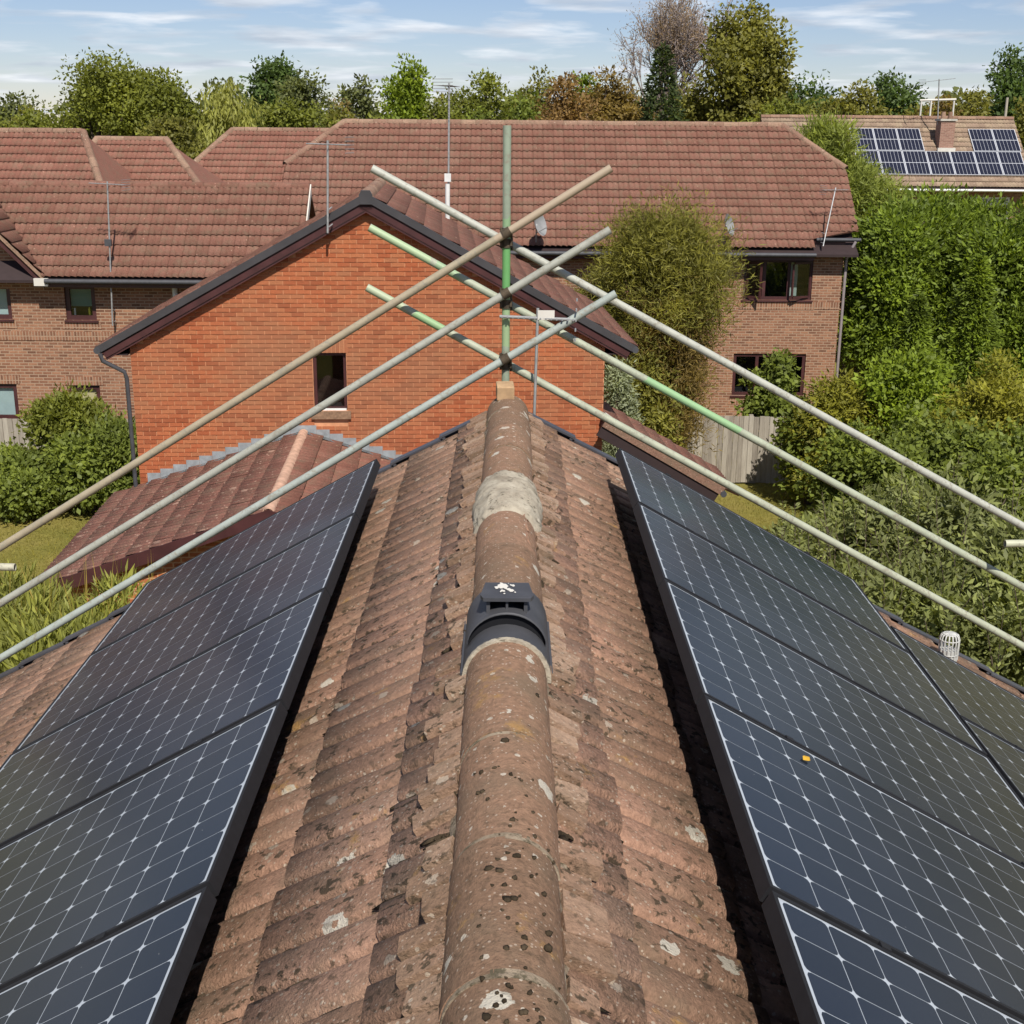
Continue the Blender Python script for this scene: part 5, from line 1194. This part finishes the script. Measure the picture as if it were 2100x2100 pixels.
px_tree('tall dark tree cut by the right edge', 1925*q, 84*q, 120, 92, 'dark', 127, 9000, .42, 280, .62, nl=12)
px_tree('olive tree at the right edge below the tall dark one', 1938*q, 165*q, 90, 78, 'olive', 128, 5000, .34, 180, .5)
for k, (x, y, w, Y, m_, lab) in enumerate([(20, 205, 180, 95, 'mid', 'green tree filling the far left of the skyline'), (240, 150, 150, 90, 'olive', 'green tree between the two big left trees'), (420, 190, 150, 88, 'olive', 'olive tree at the foot of the willow'), (560, 180, 130, 90, 'mid', 'green tree at the foot of the dark grey green tree'), (640, 200, 130, 92, 'olive', 'olive bush in the skyline gap left of the bright pointed tree'), (705, 185, 110, 84, 'mid', 'green bush at the left foot of the bright pointed tree'), (840, 172, 120, 90, 'olive', 'olive tree right of the bright pointed tree'), (975, 165, 130, 86, 'shrub', 'green shrub below the middle green tree'), (1110, 165, 150, 84, 'brown', 'brown bush joining the two larger brown bushes'), (1195, 170, 130, 82, 'tamarisk_brown', 'brown bush at the left foot of the dark conifer'), (1325, 160, 120, 84, 'mid', 'green tree between the conifer and the tall full tree'), (1500, 175, 140, 90, 'mid', 'green tree right of the tall full tree'), (1575, 160, 120, 95, 'dark', 'dark tree left of the rusty green tree'), (1730, 185, 140, 90, 'olive', 'olive bush at the right foot of the dark round tree'), (1880, 185, 130, 95, 'mid', 'green bush left of the tall dark right edge tree')]):
    px_tree(lab, x*q, y*q, w, Y, m_, 330+k, 4200, .4, 130, .6)
for k, (x, y, w, Y, m_) in enumerate([(560, 195, 120, 140, 'grey'), (640, 210, 140, 160, 'dark'), (960, 170, 120, 130, 'mid'), (1240, 170, 160, 120, 'dark'), (1330, 185, 130, 115, 'mid'), (1480, 190, 140, 140, 'grey'), (1780, 190, 150, 150, 'grey'), (1850, 195, 150, 155, 'dark')]):
    px_tree(['grey tree far behind the willow', 'dark tree far behind the skyline gap', 'green tree far behind the scaffold post', 'dark tree low behind the conifer', 'green tree low behind the tall full tree', 'grey tree far behind the right end of the long roof', 'grey tree far behind the far house aerial', 'dark tree far behind the far house, right of its chimney'][k], x*q, y*q, w, Y, m_, 140+k, 3500, .6, 140, .9)
def conifer(label, x, ytop, w, Y, mat, seed, n=7000, leaf=.3, zbot=1.0, group=None, layers=26, wd=.35, pw=.8, name='conifer_tree'):
    rg = np.random.default_rng(seed); p = at(x, ytop, Y); H = p.z; Rm = w/2/F_PX*Y
    t = rg.random(n)**.75; lay = np.floor(t*layers)/layers + rg.normal(0, .35/layers, n); z = zbot + (H-zbot)*(1-t); a = rg.uniform(0, 2*PI, n)
    na = 9; a = np.round(a/(2*PI)*na + (np.floor(t*layers) % 2)*.5)/na*2*PI + rg.normal(0, .18, n)
    rr = Rm*(t**pw)*(.35+.65*rg.random(n)**.6)*(1+.22*np.sin(a*3+lay*30)); P = np.stack([rr*np.cos(a), rr*np.sin(a), z - rr*.18], 1)
    A = np.stack([np.cos(a), np.sin(a), np.full(n, -.1)], 1)*.9 + rg.normal(size=(n, 3))*.55; L = leaf*(.6+.8*rg.random(n)); V, Fq = leaves(P, A, L, L*wd, rg, .25, np.array([0, -.3, 1.]))
    rt = empty(name, (p.x, Y, 0)); tag(rt, label, 'conifer', group); link('crown', np_mesh('crown', V, Fq), rt, LM[mat])
    MB().tube([(0, 0, -.1), (0, 0, H*.5), (0, 0, H*.97)], [.018*H+.06, .012*H, .01], 8).build('trunk', MT['bark'], rt)
conifer('dark conifer in front of the tall bare tree', 1252*q, 84*q, 170, 72, 'conifer', 150, 9000, .3, pw=.62)
# tall bare tree
def bare_tree(label, x, ytop, w, Y, seed):
    rg = np.random.default_rng(seed); p = at(x, ytop, Y); H = p.z; Rm = w/2/F_PX*Y; rt = empty('bare_tree', (p.x, Y, 0)); tag(rt, label, 'tree')
    segs = []
    def grow(p0, d, L, r, lev):
        p1 = p0 + d*L; segs.append((p0, p1, r, r*.66))
        if lev == 0: return
        for k in range(rg.integers(3, 5) if lev > 1 else 4):
            nd = d + rg.normal(size=3)*(.42 if lev > 2 else .55) + np.array([0, 0, .16]); nd /= np.linalg.norm(nd)
            grow(p0 + d*L*rg.uniform(.5, 1), nd, L*rg.uniform(.62, .82), r*.58, lev-1)
    grow(np.zeros(3), np.array([0, 0, 1.]), H*.28, .32, 6)
    Pm = np.array([s[1] for s in segs]); sx = Rm*1.05/np.percentile(abs(Pm[:, 0]), 98); sz = (H*1.02)/np.percentile(Pm[:, 2], 99.5)
    Vs, Fs = [], []
    for i, (a, b_, r0, r1) in enumerate(segs):
        a = a*np.array([sx, sx, sz]); b_ = b_*np.array([sx, sx, sz]); d = b_-a; d /= np.linalg.norm(d)+1e-9; u = np.cross(d, [.3, .9, .1]); u /= np.linalg.norm(u); v = np.cross(d, u)
        r0, r1 = max(r0, .022), max(r1, .014)
        for c, r in ((a, r0), (b_, r1)): Vs += [c + (u*math.cos(t)+v*math.sin(t))*r for t in (0, 2.09, 4.19)]
        Fs += [(6*i+k, 6*i+(k+1) % 3, 6*i+3+(k+1) % 3, 6*i+3+k) for k in range(3)]
    link('branches', np_mesh('branches', np.array(Vs), np.array(Fs)), rt, MT['twig'])
    tips = np.array([s[1] for s in segs if s[2] < .03])*np.array([sx, sx, sz]); P = tips[rg.integers(0, len(tips), 9000)] + rg.normal(size=(9000, 3))*.35
    V, Fq = leaves(P, rg.normal(size=(9000, 3)), .16*(.6+.8*rg.random(9000)), np.full(9000, .06), rg); link('dead_leaves', np_mesh('dead_leaves', V, Fq), rt, LM['brown_pink'])
LM['brown_pink'] = lm('withered_pink_brown_leaves', (.17, .14, .13), .4, patch=.5)
bare_tree('tall bare tree with pinkish twigs reaching the top edge', 1238*q, -10*q, 285, 86, 160)

# --- garden on the right
RG_ = 'cypress trees on the right'
for k, (x, yt, w, Y, lab) in enumerate([(1695, 368, 180, 37.5, 'cypress next to the long house corner'), (1765, 362, 230, 39, 'cypress with yellow green top, second from the long house'), (1840, 374, 250, 38, 'cypress below the far house window'), (1930, 385, 240, 36.5, 'cypress at the right edge')]):
    px_tree(lab, x*q, yt*q, w, Y, 'cypress', 170+k, 40000, .18, 210, .46, zbot=(1.0 if k < 2 else .3), nl=26, name='cypress_tree', group=RG_, width=.38, hollow=.45, up=.25, out=.8, rand=.55)
conifer('young feathery conifer standing in front of the cypresses', 1735*q, 555*q, 150, 30.5, 'cypress', 175, 16000, .15, .2, wd=.3, pw=.7)
conifer('taller young conifer at the right in front of the cypresses', 1850*q, 480*q, 190, 32, 'cypress', 176, 22000, .15, .2, wd=.3, pw=.7)
px_tree('fresh green feathery tree arching over the right end of the long roof', 1572*q, 214*q, 150, 46, 'feather', 180, 24000, .28, 330, .36, zbot=3.5, nl=10, name='feathery_tree', group=None, width=.14, up=.3, out=.6, rand=.6)
px_tree('fresh green feathery bush left of the far solar array', 1648*q, 300*q, 160, 47, 'feather', 181, 18000, .28, 260, .36, zbot=3, nl=8, name='feathery_tree', group=None, width=.14, up=.2)
def garden(label, x, yt, w, Y, mat, seed, n, leaf, **k):
    a = dict(zbot=.1, name='shrub', cat='shrub', group='garden shrubs', clump=.30, ncl=110, nl=14, hollow=.5); a.update(k); fine = 1 if mat in ('buddleia', 'weeds') else 1.35
    return px_tree(label, x*q, yt*q, w, Y, mat, seed, int(n*fine), leaf/fine**.6, **a)
garden('yellow green mounded shrub at the right end of the fence', 1615, 705, 200, 28.5, 'yellow', 190, 15000, .16, width=.35)
garden('leafy green shrub climbing over the fence end', 1540, 755, 110, 29, 'shrub', 191, 9000, .15)
garden('bright leafy shrub below the young conifers', 1725, 655, 200, 28, 'bright', 192, 14000, .16, width=.5)
garden('golden green shrub at the right edge of the garden', 1905, 665, 240, 25.5, 'yellow', 193, 16000, .15, width=.35)
garden('dark green shrub under the golden one', 1800, 760, 220, 25, 'shrub', 194, 15000, .14)
garden('mixed green shrub in the shade behind the buddleia', 1640, 800, 220, 24.5, 'shrub', 195, 14000, .14)
garden('leafy shrub at the right edge behind the buddleia', 1930, 800, 200, 22.5, 'shrub', 196, 12000, .13)
garden('small apple green bush in front of the ground floor window', 1462, 640, 100, 32.3, 'shrub', 197, 5000, .17, clump=.2, ncl=120)
BD = 'buddleia bushes beside the lower panels'
for k, (x, yt, w, Y, lab) in enumerate([(1560, 985, 250, 20, 'grey green lance leaved bush left of the others, beyond the upper panels'), (1700, 905, 330, 19, 'grey green lance leaved bush with tall upright shoots'), (1850, 890, 330, 18, 'grey green lance leaved bush under the lowest scaffold tubes'), (1935, 985, 320, 15.5, 'grey green lance leaved bush at the right edge'), (1770, 1065, 330, 15.5, 'grey green lance leaved bush behind the white vent pipe'), (1640, 1060, 260, 17, 'grey green lance leaved bush along the panel edge')]):
    garden(lab, x, yt, w, Y, 'buddleia', 200+k, 15000, .135, name='buddleia_bush', group=BD, width=.36, clump=.24, ncl=170, nl=20, up=.25, out=.6, rand=.6, hollow=.6)
def shoots(label, x, yt, Y, n, H, spread, seed, mat='buddleia', leaf=.15, base_z=1.5, group=None, wd=.24, name='leafy_shoots'):
    rg = np.random.default_rng(seed); p = at(x, yt, Y); rt = empty(name, (p.x, Y, 0)); tag(rt, label, 'shoots', group); mb = MB(); Ps, As = [], []
    for k in range(n):
        b0 = np.array([rg.normal()*spread*.5, rg.normal()*spread*.5, 0]); tip = b0 + np.array([rg.normal()*spread*.5, rg.normal()*spread*.4, p.z*rg.uniform(.82, 1.0)])
        mb.tube([b0, (b0+tip)/2+rg.normal(size=3)*.05, tip], [.02, .014, .004], 5)
        for t in np.arange(1-H/p.z, 1.0, .035/1.0*.5):
            c = b0+(tip-b0)*t
            for s in (0, 1):
                a = rg.uniform(0, 2*PI); Ps.append(c); As.append((math.cos(a), math.sin(a), .6))
    V, Fq = leaves(np.array(Ps), np.array(As)+rg.normal(size=(len(Ps), 3))*.2, leaf*(.6+.6*rg.random(len(Ps))), np.full(len(Ps), leaf*wd), rg); link('foliage', np_mesh('foliage', V, Fq), rt, LM[mat]); mb.build('stems', MT['bark'], rt)
shoots('upright leafy shoots above the buddleia, left group', 1660*q, 925*q, 19, 9, 1.2, .7, 220); shoots('upright leafy shoots above the buddleia, middle group', 1775*q, 852*q, 18.5, 7, 1.3, .5, 221); shoots('upright leafy shoots above the buddleia, right group', 1890*q, 880*q, 18, 8, 1.2, .6, 222)
for k, (x, yt, Y, lab) in enumerate([(1540, 1000, 18.5, 'beyond the upper panels'), (1640, 985, 17, 'in the middle of the bushes'), (1760, 985, 16.5, 'under the lowest tube'), (1860, 960, 16.5, 'right of the lowest tube'), (1700, 1080, 15.3, 'left of the white vent'), (1850, 1090, 14.8, 'right of the white vent'), (1920, 1010, 15, 'at the right edge')]):
    shoots('leafy buddleia shoots ' + lab, x*q, yt*q, Y, 30, 1.0, 1.6, 310+k, leaf=.13, wd=.34)
# --- the big wispy shrub before the long house
px_tree('big wispy olive tamarisk in front of the long house', 1252*q, 358*q, 300, 29.5, 'tamarisk', 230, 54000, .16, 170, .50, zbot=1.8, nl=26, name='tamarisk_tree', cat='shrub', group=None, width=.13, up=.3, out=.6, rand=1.1, hollow=.3)
px_tree('brownish lower part of a second wispy shrub by the tamarisk', 1272*q, 520*q, 195, 29.2, 'tamarisk_brown', 231, 38000, .15, 200, .38, zbot=.3, nl=20, name='tamarisk_tree', cat='shrub', group=None, width=.13, up=.2, out=.6, rand=1.1, hollow=.3)
garden('green shrub growing low under the tamarisk', 1225, 665, 150, 28.6, 'olive', 232, 12000, .16, width=.3)
garden('silvery blue shrub at the right corner of the orange house', 1168, 672, 70, 26.2, 'silver', 233, 6000, .13, width=.25, clump=.12, ncl=160)
garden('dark trailing shrub left of the tamarisk under the eaves', 1135, 500, 130, 31.5, 'tamarisk', 234, 9000, .2, width=.15, zbot=2)
# --- left garden
garden('sunlit leafy shrub in front of the lower left window', 122, 745, 150, 29.4, 'mid', 240, 16000, .17, width=.42, up=.3)
garden('dark green shrub against the orange house corner', 222, 785, 100, 27.6, 'shrub', 241, 12000, .15, width=.45)
garden('low green shrub at the left edge by the fence', 25, 855, 150, 28.6, 'shrub', 242, 10000, .15)
garden('dark low shrub between the sunlit one and the lawn', 165, 830, 180, 28.0, 'shrub', 243, 12000, .15)
garden('low leafy plant at the lawn edge', 40, 895, 90, 27.2, 'shrub', 244, 4500, .13)
# tall weeds near the lower left
WG = 'tall yellow green weeds at the lower left'
for k, (x, yt, w, Y, lab) in enumerate([(60, 1075, 300, 14.5, 'tall yellow green weeds at the left edge, below the lawn'), (190, 1100, 260, 14.0, 'tall yellow green weeds against the extension eaves'), (40, 1160, 320, 12, 'nearest clump of tall weeds in the lower left corner'), (170, 1170, 200, 12.2, 'clump of tall weeds beside the left verge')]):
    garden(lab, x, yt, w, Y, 'weeds', 250+k, 15000, .17, name='weed_clump', cat='weeds', group=WG, width=.16, clump=.15, ncl=360, nl=12, up=.9, out=.5, rand=.55, hollow=.5)
rg = np.random.default_rng(260); P = []; A = []; Lh = []
for k in range(90):
    x = rg.uniform(0, 300)*q; Y = rg.uniform(12.5, 15.5); yb = rg.uniform(1050, 1180)*q; p = at(x, yb, Y); P.append((p.x, Y, p.z-.7)); A.append((rg.normal()*.14, rg.normal()*.14, 1)); Lh.append(.8)
V, Fq = leaves(np.array(P), np.array(A), np.array(Lh), np.full(90, .012), rg); tag(link('grass_stalks', np_mesh('grass_stalks', V, Fq), None, LM['straw']), 'tall dry grass stalks standing above the weeds', 'grass', kind='stuff')
# lawn blades where the lawn shows
def blades(name, label, x0, x1, y0, y1, n, h_, mat, seed):
    rg = np.random.default_rng(seed); P = np.stack([rg.uniform(x0, x1, n), rg.uniform(y0, y1, n), np.zeros(n)], 1); A = rg.normal(size=(n, 3))*.5 + np.array([0, 0, 1]); L = h_*(.5+rg.random(n)); V, Fq = leaves(P, A, L, np.full(n, .011), rg)
    tag(link(name, np_mesh(name, V, Fq), None, LM[mat]), label, 'grass', kind='stuff')
blades('lawn_grass', 'dry yellow lawn behind the left weeds', -15, -6.4, 17, 29.5, 24000, .07, 'lawn', 270)
blades('lawn_grass', 'dry yellow lawn beyond the right panels', 3, 9, 19, 30.4, 16000, .07, 'lawn', 271)

rg = np.random.default_rng(300); n = 40000; X = rg.uniform(-130, 150, n); hgt = 6.2 + 2.2*np.sin(X*.11) + 1.6*np.sin(X*.31+1) + 1.0*np.sin(X*.9); hgt = hgt + 4.2; Z = hgt*rg.random(n)**.6; Yw = 190 + rg.uniform(-8, 8, n)
V, Fq = leaves(np.stack([X, Yw, Z], 1), rg.normal(size=(n, 3)), .9*(.6+.8*rg.random(n)), .6*(.6+.8*rg.random(n)), rg)
tag(link('distant_woodland', np_mesh('distant_woodland', V, Fq), None, LM['grey']), 'distant low woodland along the horizon', 'woodland', kind='stuff')

if False: print('TRIS', sum(len(o.data.loops)-2*len(o.data.polygons) for o in scene.objects if o.type == 'MESH'))
